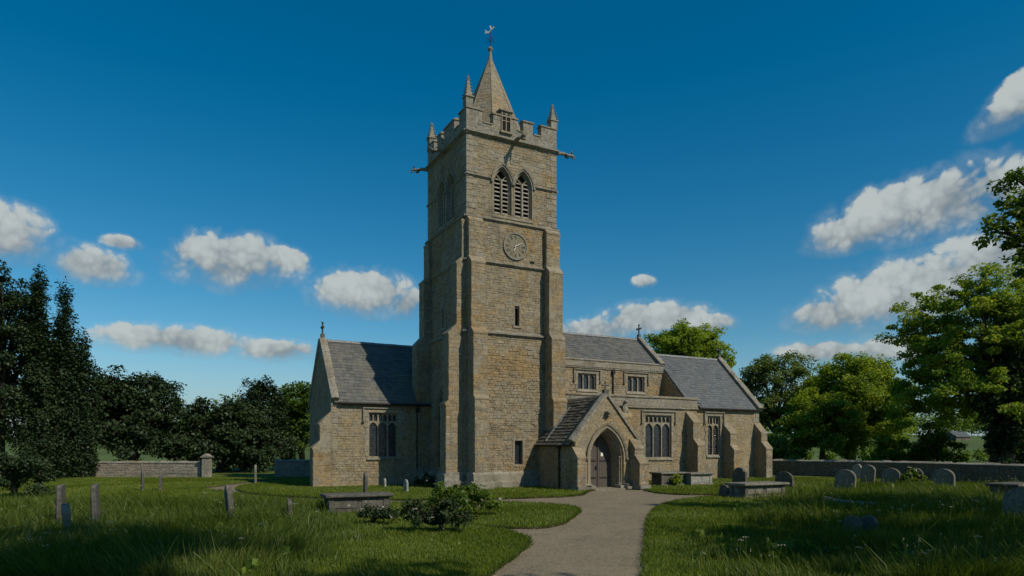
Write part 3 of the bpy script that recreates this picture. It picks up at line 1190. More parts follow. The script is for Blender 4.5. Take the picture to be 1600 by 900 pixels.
for a, b in ((1.98, 2.165), (2.235, 2.42)):
    pane(lw, fr, [(a, 18.3), (a, 19.3), (b, 19.3), (b, 18.3)], .025, 'painted_dark')  # near-black panes paint the shaded depth of the two lights


# pinnacles
def pinnacle(x, y, z0, zt, seed):
    rg = random.Random(seed)
    mb = MB()
    w = .19
    zs = z0 + (zt - z0) * .36
    mb.box(x - w, x + w, y - w, y + w, z0, zs, rt())
    mb.box(x - w - .05, x + w + .05, y - w - .05, y + w + .05, zs, zs + .07, rt())
    n = 4
    vs = []
    zt2 = zt - .18
    for (zz, r) in ((zs + .07, w), (zs + (zt2 - zs) * .5, w * .58), (zt2, .05)):
        vs += [(x - r, y - r, zz), (x + r, y - r, zz), (x + r, y + r, zz), (x - r, y + r, zz)]
    mb.add(vs, [(i * 4 + k, i * 4 + (k + 1) % 4, (i + 1) * 4 + (k + 1) % 4, (i + 1) * 4 + k) for i in range(2) for k in range(4)] + [(8, 9, 10, 11)], rt())
    o = mb.build('pinnacle', 'coping', church)
    mb = MB()
    for j in range(5):
        f = (j + .5) / 5.2
        r = w + (.05 - w) * f
        zz = zs + .1 + (zt2 - zs) * f
        for sx, sy in ((-1, -1), (1, -1), (1, 1), (-1, 1)):
            mb.ball((x + sx * (r + .015), y + sy * (r + .015), zz), .05 * (1.1 - .4 * f), 5, 3, (1, 1, .8), rt())
    mb.build('crocket', 'coping', o, 'stuff')
    mb = MB()
    mb.ball((x, y, zt - .10), .085, 7, 5, (1, 1, 1.1), rt())
    mb.ball((x, y, zt + .01), .045, 6, 4, (1, 1, 1.2), rt())
    mb.build('finial', 'coping', o)


for (x, y), k in zip(((.15, .15), (TW - .13, .15), (.15, TW - .13), (TW - .13, TW - .13)), range(4)):
    pinnacle(x, y, 19.0, 20.72 if k == 0 else 20.45, k)


# gargoyles
def gargoyle(x, y, z, dx, dy, L, seed):
    L_ = math.hypot(dx, dy)
    dx, dy = dx / L_, dy / L_
    rg = random.Random(seed)
    mb = MB()
    P_ = []
    for t, h in ((-.3, -.02), (.1, .02), (.45, .03), (.72, -.04), (.9, -.02), (1.0, -.06), (1.12, -.13)):
        P_.append((x + dx * t * L, y + dy * t * L, z + h))
    mb.tube(P_, [.12, .11, .095, .07, .095, .085, .035], 8, tn=rt())
    px, py = -dy, dx
    hx, hy, hz = x + dx * L * .93, y + dy * L * .93, z + .06
    for sg in (-1, 1):
        mb.tube([(hx + px * sg * .07, hy + py * sg * .07, hz), (hx + px * sg * .15 - dx * .05, hy + py * sg * .15 - dy * .05, hz + .13)], [.05, .012], 5, tn=rt())
        mb.tube([(x + dx * L * .55 + px * sg * .09, y + dy * L * .55 + py * sg * .09, z), (x + dx * L * .72 + px * sg * .16, y + dy * L * .72 + py * sg * .16, z - .12), (x + dx * L * .82 + px * sg * .15, y + dy * L * .82 + py * sg * .15, z - .10)], [.06, .05, .03], 5, tn=rt())
    mb.tube([(x + dx * L * 1.0, y + dy * L * 1.0, z - .12), (x + dx * L * 1.12, y + dy * L * 1.12, z - .20)], [.06, .03], 5, tn=rt())
    mb.build('gargoyle', 'coping', church, smooth=True)


gargoyle(2.70, -.05, 17.86, 0, -1, 1.05, 1)
gargoyle(TW, .0, 17.82, 1, -.25, .95, 2)
gargoyle(-.02, TW, 17.80, -1, .35, .85, 3)
gargoyle(-.05, 2.70, 17.86, -1, 0, .9, 4)
gargoyle(TW, TW, 17.8, 1, 1, .8, 5)

# spire
SZ0, SZ1, SR = 17.9, 23.72, 2.38
sc = (TW / 2, TW / 2)
mb = MB()
hap = SR * math.cos(math.pi / 8)
trunc = .93
for k in range(8):
    a = 2 * math.pi * k / 8 - math.pi / 2
    D0 = Vector((math.cos(a), math.sin(a), 0))
    S0 = Vector((-math.sin(a), math.cos(a), 0))
    H_ = SZ1 - SZ0
    up = Vector((-D0.x * hap, -D0.y * hap, H_))
    Ls = up.length
    up.normalize()
    D1 = S0.cross(up).normalized()
    if D1.dot(D0) < 0:
        D1 = -D1
    fr = Fr((sc[0] + D0.x * hap, sc[1] + D0.y * hap, SZ0), S0, D1, up)
    hb = hap * math.tan(math.pi / 8)

    def shp(zm, hb=hb, Ls=Ls):
        return (-hb * (1 - zm / Ls), hb * (1 - zm / Ls))
    coursed(mb, fr, 0, Ls * trunc, ivf_wall(0, 0, (), shp), (.17, .25), (.22, .5), .06, (.002, .012), .007, 80 + k)
# solid core so that nothing shows through the courses
core = [(SZ0, SR - .03), (SZ0 + (SZ1 - SZ0) * .97, .045)]
vs = []
for zz, r in core:
    for k in range(8):
        a = 2 * math.pi * (k + .5) / 8 - math.pi / 2
        vs.append((sc[0] + r * math.cos(a), sc[1] + r * math.sin(a), zz))
mb.add(vs, [(k, (k + 1) % 8, (k + 1) % 8 + 8, k + 8) for k in range(8)], (.4, .3))
spire = mb.build('spire', 'stone', church, 'stuff')
mb = MB()
for k in range(8):     # roll mouldings on the arrises
    a = 2 * math.pi * (k + .5) / 8 - math.pi / 2
    mb.tube([(sc[0] + SR * math.cos(a), sc[1] + SR * math.sin(a), SZ0), (sc[0] + .12 * math.cos(a), sc[1] + .12 * math.sin(a), SZ0 + (SZ1 - SZ0) * .94)], [.055, .035], 5, tn=rt())
mb.build('arris_roll', 'ashlar', spire)
mb = MB()
prof = [(.17, SZ0 + 5.35), (.14, SZ0 + 5.5), (.085, SZ0 + 5.85), (.07, SZ0 + 6.02), (.10, SZ0 + 6.05), (.145, SZ0 + 6.13), (.14, SZ0 + 6.20), (.07, SZ0 + 6.27), (.02, SZ0 + 6.30)]
vs = []
for r, zz in prof:
    for k in range(10):
        a = 2 * math.pi * k / 10
        vs.append((sc[0] + r * math.cos(a), sc[1] + r * math.sin(a), zz))
mb.add(vs, [(i * 10 + k, i * 10 + (k + 1) % 10, (i + 1) * 10 + (k + 1) % 10, (i + 1) * 10 + k) for i in range(len(prof) - 1) for k in range(10)] + [tuple((len(prof) - 1) * 10 + k for k in range(10))], rt())
mb.build('finial', 'coping', spire)
# weathervane
ZV = SZ0 + 6.25
mb = MB()
mb.tube([(sc[0], sc[1], ZV), (sc[0], sc[1], ZV + .98)], [.03, .018], 6)
vane = mb.build('weathervane', 'iron', church)
for an in (0, 90):
    mb = MB()
    ca, sa = math.cos(R(an + 12)), math.sin(R(an + 12))
    mb.tube([(sc[0] - .24 * ca, sc[1] - .24 * sa, ZV + .40), (sc[0] + .24 * ca, sc[1] + .24 * sa, ZV + .40)], .011, 5)
    for sg in (-1, 1):
        mb.ball((sc[0] + sg * .24 * ca, sc[1] + sg * .24 * sa, ZV + .40), .032, 6, 4)
    mb.build('cardinal_arm', 'iron', vane)
mb = MB()
poly_tail = [(.0, .93), (-.10, .86), (-.17, .90), (-.30, .98), (-.25, .86), (-.31, .74), (-.20, .80), (-.12, .77), (-.05, .82), (.02, .88)]
poly_head = [(.0, .93), (.02, 1.02), (-.05, 1.14), (.02, 1.22), (.06, 1.12), (.10, 1.06), (.19, 1.16), (.23, 1.09), (.15, 1.03), (.08, .98), (.03, .90)]
ca, sa = math.cos(-RZ), math.sin(-RZ)
for poly in (poly_tail, poly_head):
    mb.prism(poly, (sc[0] - .012 * -sa, sc[1] - .012 * ca, ZV), (ca, sa, 0), (0, 0, 1), (-sa * .024, ca * .024, 0))
mb.build('vane', 'gilt', vane)


# ---- roofs ---------------------------------------------------------------
def slates(mb, O, S, U, length, run, expo=(0.22, 0.27), wid=(0.24, 0.36), thick=0.018, seed=0, keep=None):
    """rows of single lapped slates on a slope: S along the eave, U up the slope"""
    rg = random.Random(seed)
    O, S, U = Vector(O), Vector(S).normalized(), Vector(U).normalized()
    N = S.cross(U).normalized()
    if N.z < 0:
        N = -N
    t = 0.0
    row = 0
    while t < run - .02:
        e = rg.uniform(*expo) * (1.0 - 0.25 * t / run)
        e = min(e, run - t)
        s = -rg.uniform(0, wid[0])
        while s < length - .01:
            w = rg.uniform(*wid)
            a, b = max(0, s), min(length, s + w)
            if b - a > .03 and (keep is None or keep((a + b) / 2, t)):
                lift = thick * rg.uniform(.8, 1.8)
                j = .004
                dj = rg.uniform(-.012, .012) - (.05 * rg.random() if rg.random() < .05 else 0)
                lift += .02 * rg.random() if rg.random() < .06 else 0
                tt = t + dj
                p = [O + S * (a + j) + U * tt + N * lift, O + S * (b - j) + U * (tt + rg.uniform(-.006, .006)) + N * lift,
                     O + S * (b - j) + U * (t + e + .03) + N * .006, O + S * (a + j) + U * (t + e + .03) + N * .006,
                     O + S * (a + j) + U * tt - N * .01, O + S * (b - j) + U * tt - N * .01]
                mb.add([tuple(q) for q in p], [(0, 1, 2, 3), (4, 5, 1, 0), (0, 3, 4), (1, 5, 2)], (rg.random(), rg.random()))
            s += w
        t += e
        row += 1


def gable_coping(name, u0, u1, pts, parent, seg=.55, hgt=.16, raise_=.10, mat='coping'):
    """coping stones along a gable slope given by (v, z) pairs, spanning u0..u1; each a stone"""
    for (va, za), (vb, zb) in zip(pts[:-1], pts[1:]):
        L = math.hypot(vb - va, zb - za)
        n = max(1, round(L / seg))
        dv, dz = (vb - va) / L, (zb - za) / L
        nv, nz = -dz, dv
        if nz < 0:
            nv, nz = -nv, -nz
        for k in range(n):
            a, b = L * k / n + .004, L * (k + 1) / n - .004
            mb = MB()
            j0, j1 = rnd.uniform(-.008, .008), rnd.uniform(-.008, .008)
            q = []
            for uu, hh in ((u0, raise_ + hgt * .7), ((u0 + u1) / 2, raise_ + hgt), (u1, raise_ + hgt * .7), (u1, -.06), (u0, -.06)):
                for t in (a, b):
                    q.append((uu, va + dv * t + nv * (hh + (j0 if t == a else j1)), za + dz * t + nz * (hh + (j0 if t == a else j1))))
            m = 5
            idx = lambda i, t: 2 * (i % m) + t
            fs = [tuple(idx(i, 0) for i in range(m)), tuple(idx(i, 1) for i in range(m - 1, -1, -1))] + [(idx(i, 0), idx(i, 1), idx(i + 1, 1), idx(i + 1, 0)) for i in range(m)]
            mb.add(q, fs, rt())
            mb.build(name, mat, parent)


def stone_cross(u, v, z, h, parent, mat='grave_dark'):
    mb = MB()
    mb.box(u - .10, u + .10, v - .10, v + .10, z - .1, z + h * .18, rt())
    mb.tube([(u, v, z + h * .15), (u, v, z + h)], [.055, .045], 6, tn=rt())
    zc = z + h * .68
    mb.tube([(u, v - h * .27, zc), (u, v + h * .27, zc)], .05, 6, tn=rt())
    for p in ((u, v - h * .27, zc), (u, v + h * .27, zc), (u, v, z + h)):
        mb.ball(p, .075, 6, 4, tn=rt())
    mb.ball((u, v, zc), .09, 6, 4, tn=rt())
    return mb.build('gable_cross', mat, parent)


def ridge_tiles(u0, u1, v, z, parent, mat='lead'):
    s = u0
    while s < u1 - .05:
        e = min(u1, s + .45)
        mb = MB()
        dz = rnd.uniform(-.006, .006)
        prof = [(-.13, -.07), (-.07, .03), (0, .07), (.07, .03), (.13, -.07)]
        vs = [(s + .004, v + p, z + q + dz) for p, q in prof] + [(e - .004, v + p, z + q + dz) for p, q in prof]
        n = len(prof)
        mb.add(vs, [tuple(range(n)), tuple(range(2 * n - 1, n - 1, -1))] + [(i, (i + 1) % n, (i + 1) % n + n, i + n) for i in range(n)], rt())
        mb.build('ridge_tile', mat, parent)
        s = e


def gutter(fr, s0, s1, z, e0=.05, r=.06, parent=None):
    mb = MB()
    mb.tube([fr(s0, z, e0 + r), fr(s1, z, e0 + r)], r, 8)
    return mb.build('gutter', 'iron', parent or church)


def downpipe(fr, s, z0, z1, e=.08, r=.045):
    mb = MB()
    mb.tube([fr(s, z0, e), fr(s, z1 - .25, e), fr(s, z1 - .1, e + .03), fr(s, z1, e + .12)], r, 7)
    z = z0 + .9
    while z < z1 - .3:
        fbox(mb, fr, s - .07, s + .07, z, z + .05, -.01, e + .05)
        z += 1.25
    fbox(mb, fr, s - .10, s + .10, z1 - .32, z1 - .1, e - .06, e + .10)
    return mb.build('downpipe', 'iron', church)


# ---- west wing (behind the tower, left) ------------------------------------
WU, WV0, WV1, WE, WRZ = -5.62, 4.6, 9.94, 4.60, 7.98
WRV = (WV0 + WV1) / 2
mb = MB()
mb.box(WU + .3, 0.1, WV0 + .3, WV1, 0, WE, (.4, .3))
mb.prism([(WV0 + .3, WE), (WV1, WE), (WRV, WRZ - .15)], (WU + .3, 0, 0), (0, 1, 0), (0, 0, 1), (5.7, 0, 0), (.4, .3))
op = [('r', -3.65, -2.02, 1.55, 3.92)]
coursed(mb, south(WV0), 0, WE - .02, ivf_wall(WU, -.1, op), (.10, .18), (.18, .48), seed=101, breaks=[1.55, 3.92])


def wg(zm):
    if zm < WE:
        return (WV0 + .3, WV1)
    t = (zm - WE) / (WRZ - WE)
    return (WV0 + (WRV - WV0) * t + .02, WV1 - (WV1 - WRV) * t - .02)


coursed(mb, west(WU), 0, WRZ - .1, ivf_wall(0, 0, (), wg), (.10, .18), (.18, .48), seed=102)
wing = mb.build('wing_stonework', 'render_stone', church, 'stuff')
square_window(south(WV0), -3.65, -2.02, 1.55, 3.92, 3)
buttress(west(WU), WV0, WV0 + .62, [(0, 2.0, .95), (2.0, 3.25, .6)], 12, plinth=False)
quoins(south(WV0), WU, west(WU), WV0, 3.3, WE - .05, 13)
Uv = Vector((0, WRV - WV0, WRZ - WE))
mb = MB()
mb.prism([(WV0 - .14, WE - .18), (WV1 + .1, WE - .18), (WRV, WRZ)], (WU + .1, 0, 0), (0, 1, 0), (0, 0, 1), (6.0, 0, 0), (.3, .4))
slates(mb, (WU + .12, WV0 - .2, WE - .22), (1, 0, 0), Uv, 5.9, Uv.length + .25, seed=201)
roofW = mb.build('wing_roof', 'slate_old', church, 'stuff')
ridge_tiles(WU + .4, 0.2, WRV, WRZ + .03, roofW)
gable_coping('coping_stone', WU - .06, WU + .34, [(WV0 - .12, WE - .12), (WRV, WRZ), (WV1 + .12, WE - .12)], roofW)
stone_cross(WU + .14, WRV, WRZ + .25, .75, roofW)
gutter(south(WV0 - .12), WU + .35, -.2, WE - .22, parent=roofW)
downpipe(south(WV0), -.95, 0.2, WE - .3)

# ---- nave with clerestory ------------------------------------------------
NU0, NU1, NV0, NV1, NRV = 5.2, 16.6, 4.6, 9.4, 7.0
NE, NRZ = 7.42, 9.62
mb = MB()
mb.box(NU0, NU1, NV0 + .3, NV1, 0, NE, (.4, .3))
mb.prism([(NV0 + .2, NE), (NV1, NE), (NRV, NRZ - .12)], (NU0, 0, 0), (0, 1, 0), (0, 0, 1), (NU1 - NU0, 0, 0), (.4, .3))
op = [('r', 9.72, 11.12, 5.72, 6.72), ('r', 13.62, 15.02, 5.72, 6.72)]
coursed(mb, south(NV0), 4.6, NE - .1, ivf_wall(NU0, NU1, op), (.10, .18), (.18, .48), seed=111, breaks=[5.72, 6.72])
coursed(mb, east(NU1), 4.6, NRZ - .1, ivf_wall(0, 0, (), lambda z: (NV0 + .3, NV1) if z < NE else (NV0 + (z - NE) * (NRV - NV0) / (NRZ - NE), NV1 - (z - NE) * (NV1 - NRV) / (NRZ - NE))), seed=112, depth=.05)
nave = mb.build('nave_stonework', 'render_stone', church, 'stuff')
for o in op:
    square_window(south(NV0), o[1], o[2], o[3], o[4], 3, tracery=False)
string_course('string_course', south(NV0), NU0, NU1, 7.05, .10, .09, ext=.05)
# parapet band of the clerestory
mb = MB()
coursed(mb, south(NV0 - .05), 7.15, 7.56, ivf_wall(NU0, NU1 + .05), (.2, .22), (.5, .9), .3, (.002, .01), .005, 115)
mb.build('clerestory_parapet', 'coping', church)
string_course('string_course', south(NV0 - .05), NU0, NU1, 7.55, .12, .07, ext=.04)
Uv = Vector((0, NRV - NV0 - .1, NRZ - 7.55))
mb = MB()
mb.prism([(NV0 + .1, 7.5), (NV1 + .1, 7.5), (NRV, NRZ)], (NU0 + .02, 0, 0), (0, 1, 0), (0, 0, 1), (NU1 - NU0 - .15, 0, 0), (.3, .4))
slates(mb, (NU0, NV0 + .1, 7.56), (1, 0, 0), Uv, NU1 - NU0 - .3, Uv.length, seed=202)
roofN = mb.build('nave_roof', 'slate_old', church, 'stuff')
ridge_tiles(NU0, NU1 - .2, NRV, NRZ + .03, roofN)
gable_coping('coping_stone', NU1 - .3, NU1 + .1, [(NV0 - .05, 7.5), (NRV, NRZ), (NV1 + .1, 7.5)], roofN)
stone_cross(NU1 - .1, NRV, NRZ + .25, .8, roofN)
downpipe(south(NV0), 12.42, 5.0, 7.1)

# ---- south aisle -----------------------------------------------------------
AU0, AU1, AV = 5.2, 17.2, 2.0
mb = MB()
mb.box(AU0, AU1 - .02, AV + .3, NV0 + .3, 0, 4.98, (.4, .3))
op = [('r', 12.97, 15.05, 1.42, 4.05)]
coursed(mb, south(AV), 0, 4.5, ivf_wall(AU0, AU1, op), (.09, .17), (.16, .44), seed=121, breaks=[1.42, 4.05], proud=(.003, .02))
coursed(mb, east(AU1), 0, 5.2, ivf_wall(AV + .3, NV0 + .3), seed=122, depth=.04)
aisle = mb.build('aisle_stonework', 'render_stone', church, 'stuff')
square_window(south(AV), 12.97, 15.05, 1.42, 4.05, 3)
string_course('string_course', south(AV), AU0, AU1, 4.47, .14, .13, ext=.05)
mb = MB()
coursed(mb, south(AV - .03), 4.58, 5.12, ivf_wall(AU0, AU1 + .04), (.24, .28), (.5, .95), .32, (.002, .012), .005, 125)
apar = mb.build('aisle_parapet', 'coping', church)
s = AU0
while s < AU1:
    e = min(AU1 + .08, s + rnd.uniform(.75, 1.05))
    if AU1 - e < .4:
        e = AU1 + .08
    m2 = MB()
    fr = south(AV - .03)
    prof = [(-.36, 5.12), (-.36, 5.17), (-.16, 5.26), (.07, 5.19), (.07, 5.11)]
    n = 5
    dz = rnd.uniform(-.008, .008)
    vs = [fr(s + .004, q + dz, p) for p, q in prof] + [fr(e - .004, q + dz, p) for p, q in prof]
    m2.add(vs, [tuple(range(n)), tuple(range(2 * n - 1, n - 1, -1))] + [(j, (j + 1) % n, (j + 1) % n + n, j + n) for j in range(n)], rt())
    m2.build('coping_stone', 'ashlar', apar)
    s = e
buttress(south(AV), 10.85, 11.45, [(0, 2.4, 1.15), (2.4, 3.85, .7)], 14, plinth=False)
buttress(south(AV), 16.24, 16.84, [(0, 2.15, 1.1), (2.15, 3.62, .70)], 15, plinth=False)
# carved beast on the buttress by the porch
mb = MB()
fr = south(AV)
mb.tube([fr(11.15, 4.0, .3), fr(11.15, 4.3, .34), fr(11.15, 4.55, .30), fr(11.15, 4.72, .36)], [.17, .19, .14, .12], 8, tn=rt())
mb.ball(fr(11.15, 4.78, .42), .13, 7, 5, (1, 1.2, .9), rt())
for sg in (-1, 1):
    mb.tube([fr(11.15 + sg * .1, 4.5, .36), fr(11.15 + sg * .17, 4.25, .42), fr(11.15 + sg * .1, 4.1, .5)], [.06, .05, .04], 5, tn=rt())
mb.build('carved_beast', 'coping', church, smooth=True)

# ---- chancel -------------------------------------------------------------
CU1, CV0, CV1, CE, CRZ = 22.85, 2.0, 9.2, 4.74, 8.42
CRV = (CV0 + CV1) / 2
mb = MB()
mb.box(AU1 - .1, CU1 - .02, CV0 + .3, CV1, 0, CE, (.4, .3))
mb.prism([(CV0 + .2, CE), (CV1, CE), (CRV, CRZ - .15)], (NU1, 0, 0), (0, 1, 0), (0, 0, 1), (CU1 - NU1 - .05, 0, 0), (.4, .3))
op = [('r', 18.16, 19.26, 1.55, 4.1)]
coursed(mb, south(CV0 + .04), 0, CE - .05, ivf_wall(AU1 + .01, CU1, op), (.12, .2), (.25, .6), seed=131, breaks=[1.55, 4.1], proud=(.002, .014), joint=.007)


def cg(zm):
    if zm < CE:
        return (CV0 + .3, CV1)
    t = (zm - CE) / (CRZ - CE)
    return (CV0 + (CRV - CV0) * t + .02, CV1 - (CV1 - CRV) * t - .02)


coursed(mb, east(CU1), 0, CRZ - .1, ivf_wall(0, 0, (), cg), seed=132, depth=.05)
coursed(mb, west(NU1 + .02), CE, 7.3, ivf_wall(0, 0, (), lambda z: (CV0 + (CRV - CV0) * (z - CE) / (CRZ - CE) + .12, 4.65)), (.10, .18), (.18, .48), .05, seed=133)
chancel = mb.build('chancel_stonework', 'render_stone', church, 'stuff')
square_window(south(CV0 + .04), 18.16, 19.26, 1.55, 4.1, 2)
buttress(south(CV0 + .04), 19.50, 20.06, [(0, 1.85, 1.0), (1.85, 2.95, .68)], 16, plinth=False)
buttress(south(CV0 + .04), 22.42, 23.0, [(0, 1.95, 1.05), (1.95, 3.0, .62)], 17, plinth=False)
buttress(east(CU1), 2.1, 2.7, [(0, 1.95, 1.05), (1.95, 3.0, .62)], 18, plinth=False)
quoins(south(CV0 + .04), CU1, east(CU1), CV0 + .04, 3.4, CE - .06, 19, -1, 1)
Uv = Vector((0, CRV - CV0, CRZ - CE))
mb = MB()
mb.prism([(CV0 + .03, CE + .02), (CV1 - .03, CE + .02), (CRV, CRZ)], (NU1 + .05, 0, 0), (0, 1, 0), (0, 0, 1), (CU1 - NU1 - .15, 0, 0), (.3, .4))
slates(mb, (NU1 + .05, CV0 - .2, CE - .18), (1, 0, 0), Uv, CU1 - NU1 - .3, Uv.length + .22, seed=203, keep=lambda a, t: NU1 + a > AU1 + .2 or t > .75)
roofC = mb.build('chancel_roof', 'slate', church, 'stuff')
ridge_tiles(NU1 + .1, CU1 - .2, CRV, CRZ + .03, roofC)
gable_coping('coping_stone', CU1 - .32, CU1 + .12, [(CV0 - .2, CE - .18), (CRV, CRZ), (CV1 + .2, CE - .18)], roofC)
stone_cross(CU1 - .1, CRV, CRZ + .25, .6, roofC)
gutter(south(CV0 - .08), AU1 + .1, CU1 - .35, CE - .17, parent=roofC)

# ---- south porch ---------------------------------------------------------
PU0, PU1, PV, PC = 4.05, 7.75, -3.70, 5.90
PE, PA = 2.42, 4.62
DH, DS, DA = 0.80, 1.50, 2.78
mb = MB()
mb.box(PU0 + .06, PU1 - .06, PV + .85, 2.2, 0, PE, (.4, .3))
mb.prism([(PU0 + .1, PE), (PU1 - .1, PE), (PC, PA - .2)], (0, PV + .84, 0), (1, 0, 0), (0, 0, 1), (0, 5.5, 0), (.4, .3))
op = [('a', PC, DH + .24, 0, DS, DA + .27)]


def pg(zm):
    if zm < PE:
        return (PU0, PU1)
    t = (zm - PE) / (PA - PE)
    return (PU0 + (PC - PU0) * t + .01, PU1 - (PU1 - PC) * t - .01)


coursed(mb, south(PV), 0, PA - .06, ivf_wall(0, 0, op, pg), (.12, .2), (.2, .5), .84, (.002, .012), .006, 141)
coursed(mb, west(PU0), 0, PE, ivf_wall(PV + .0, 0.0), (.10, .18), (.18, .48), .07, (.003, .02), .008, 142)
coursed(mb, east(PU1), 0, PE, ivf_wall(PV + .0, 2.0), (.10, .18), (.18, .48), .07, (.003, .02), .008, 143)
porch = mb.build('porch_stonework', 'render_stone', church, 'stuff')
fr = south(PV)
arch = arch_opening(fr, PC, DH, 0.0, DS, DA, [(0, .07, -.83, -.34), (.07, .14, -.83, -.18), (.14, .22, -.83, -.06), (.22, .34, -.83, .035)],
                    name='doorway', hood=(.34, .44, .11, 1.55))
for sg in (-1, 1):      # shafts in the jamb
    m2 = MB()
    s = PC + sg * (DH + .105)
    m2.tube([fr(s, .30, -.17), fr(s, 1.5, -.17)], .045, 8, tn=rt())
    m2.ball(fr(s, 1.56, -.17), .08, 8, 5, (1, 1, .8), rt())
    m2.ball(fr(s, .24, -.17), .085, 8, 5, (1, 1, .8), rt())
    m2.build('jamb_shaft', 'ashlar', arch)
    m2 = MB()
    fbox(m2, fr, s - .2, s + .2, -.05, .19, -.3, .16, rt(), .03)
    m2.build('jamb_base', 'coping', arch)
# oak door of planks
mb = MB()
A = arch_pts(PC, DH + .03, 0.02, DS, DA + .03, 10)
vs = [fr(s, z, -.80) for s, z in A]
mb.add(vs + [fr(s, z, -.83) for s, z in A], [tuple(range(len(A))), tuple(range(2 * len(A) - 1, len(A) - 1, -1))])
door = mb.build('door', 'oak', church)
npl = 9
pw = 2 * DH / npl
for k in range(npl):
    a = PC - DH + k * pw
    b = a + pw
    m2 = MB()
    j = .006
    zl = DS
    za, zb = [], []
    for t in (a + j, (a + b) / 2, b - j):
        x = abs(t - PC)
        lo, hi = DS, DA
        for _ in range(24):
            md = (lo + hi) / 2
            if arch_hw(DH, DS, DA, md) > x:
                lo = md
            else:
                hi = md
        za.append((t, lo))
    poly = [(a + j, .03)] + za + [(b - j, .03)]
    dd = -.77 + rnd.uniform(-.006, .006)
    n = len(poly)
    m2.add([fr(s, z, dd) for s, z in poly] + [fr(s, z, -.80) for s, z in poly], [tuple(range(n)), tuple(range(2 * n - 1, n - 1, -1))] + [(i, (i + 1) % n, (i + 1) % n + n, i + n) for i in range(n)], rt())
    m2.build('plank', 'oak', door)
m2 = MB()
fbox(m2, fr, PC - .035, PC + .035, .03, DA - .25, -.78, -.73, rt(), .006)
m2.build('meeting_stile', 'oak', door)
for z in (.5, 1.35):
    m2 = MB()
    fbox(m2, fr, PC - DH + .03, PC - .12, z, z + .055, -.77, -.745)
    fbox(m2, fr, PC + .12, PC + DH - .03, z, z + .055, -.77, -.745)
    m2.build('strap_hinge', 'iron', door)
m2 = MB()
m2.tube([fr(PC - .10 + .06 * math.cos(t), 1.02 + .06 * math.sin(t), -.725) for t in [i * math.pi / 5 for i in range(11)]], .012, 5)
fbox(m2, fr, PC - .15, PC - .05, .95, 1.13, -.77, -.74)
m2.build('ring_handle', 'iron', door)
m2 = MB()
fbox(m2, fr, PC + .18, PC + .32, 1.60, 1.78, -.765, -.752)
m2.build('paper_notice', 'paper', door)
# step and foot stones
m2 = MB()
fbox(m2, fr, PC - .95, PC + .95, -.08, .045, -.8, .30, rt(), .02)
m2.build('threshold_step', 'coping', church)
for sg, w in ((-1, .62), (1, .62)):
    m2 = MB()
    c = PC + sg * 1.24
    fbox(m2, fr, c - w / 2, c + w / 2, -.05, .17, -.02, .42, rt(), .05)
    fbox(m2, fr, c - w / 2 + .06, c + w / 2 - .03, .15, .27, -.02, .30, rt(), .05)
    m2.build('foot_stone', 'coping', church)
# corbel bracket over the door
m2 = MB()
fbox(m2, fr, PC - .13, PC + .16, 3.72, 3.83, -.02, .30, rt(), .02)
fbox(m2, fr, PC - .09, PC + .10, 3.52, 3.72, -.02, .20, rt(), .05)
m2.build('corbel', 'coping', church)
# porch roof
mb = MB()
slp = (PA - PE) / (PC - PU0)
mb.prism([(PU0 - .12, PE - .14), (PU0 + .10, PE - .14), (PC, PA - .22), (PU1 - .10, PE - .14), (PU1 + .12, PE - .14), (PC, PA + .02)], (0, PV + .2, 0), (1, 0, 0), (0, 0, 1), (0, 5.6, 0), (.3, .4))
Uw = Vector((PC - PU0, 0, PA - PE))
slates(mb, (PU0 - .22, PV + .25, PE - .26), (0, 1, 0), Uw, 5.4, Uw.length + .32, (.2, .27), (.22, .45), .035, 204)
Ue = Vector((PC - PU1, 0, PA - PE))
slates(mb, (PU1 + .22, PV + .25, PE - .26), (0, 1, 0), Ue, 5.4, Ue.length + .32, (.2, .27), (.22, .45), .035, 205)
roofP = mb.build('porch_roof', 'stone_slate', church, 'stuff')
for s0, s1, za, zb in ((PU0 - .16, PC, PE - .10, PA + .02), (PU1 + .16, PC, PE - .10, PA + .02)):
    L = math.hypot(s1 - s0, zb - za)
    n = 5
    for k in range(n):
        m2 = MB()
        t0, t1 = k / n + .003, (k + 1) / n - .003
        q = []
        nx, nz = (-(zb - za) / L, (s1 - s0) / L)
        if nz < 0:
            nx, nz = -nx, -nz
        for e, hh in ((.09, .10), (-.12, .19), (-.33, .14), (-.33, -.04), (.09, -.04)):
            for t in (t0, t1):
                s = s0 + (s1 - s0) * t
                z = za + (zb - za) * t
                q.append(fr(s + nx * hh, z + nz * hh, e))
        idx = lambda i, t: 2 * (i % 5) + t
        m2.add(q, [tuple(idx(i, 0) for i in range(5)), tuple(idx(i, 1) for i in range(4, -1, -1))] + [(idx(i, 0), idx(i, 1), idx(i + 1, 1), idx(i + 1, 0)) for i in range(5)], rt())
        m2.build('coping_stone', 'coping', roofP)
m2 = MB()
bx, by = PC, PV + .12
m2.box(bx - .12, bx + .12, by - .12, by + .12, PA + .05, PA + .28, rt())
m2.tube([(bx, by, PA + .2), (bx, by, PA + .62)], [.045, .04], 6, tn=rt())
m2.tube([(bx - .17, by, PA + .50), (bx + .17, by, PA + .50)], .04, 6, tn=rt())
for p in ((bx - .17, by, PA + .5), (bx + .17, by, PA + .5), (bx, by, PA + .64)):
    m2.ball(p, .055, 6, 4, tn=rt())
m2.build('gable_cross', 'grave_dark', roofP)
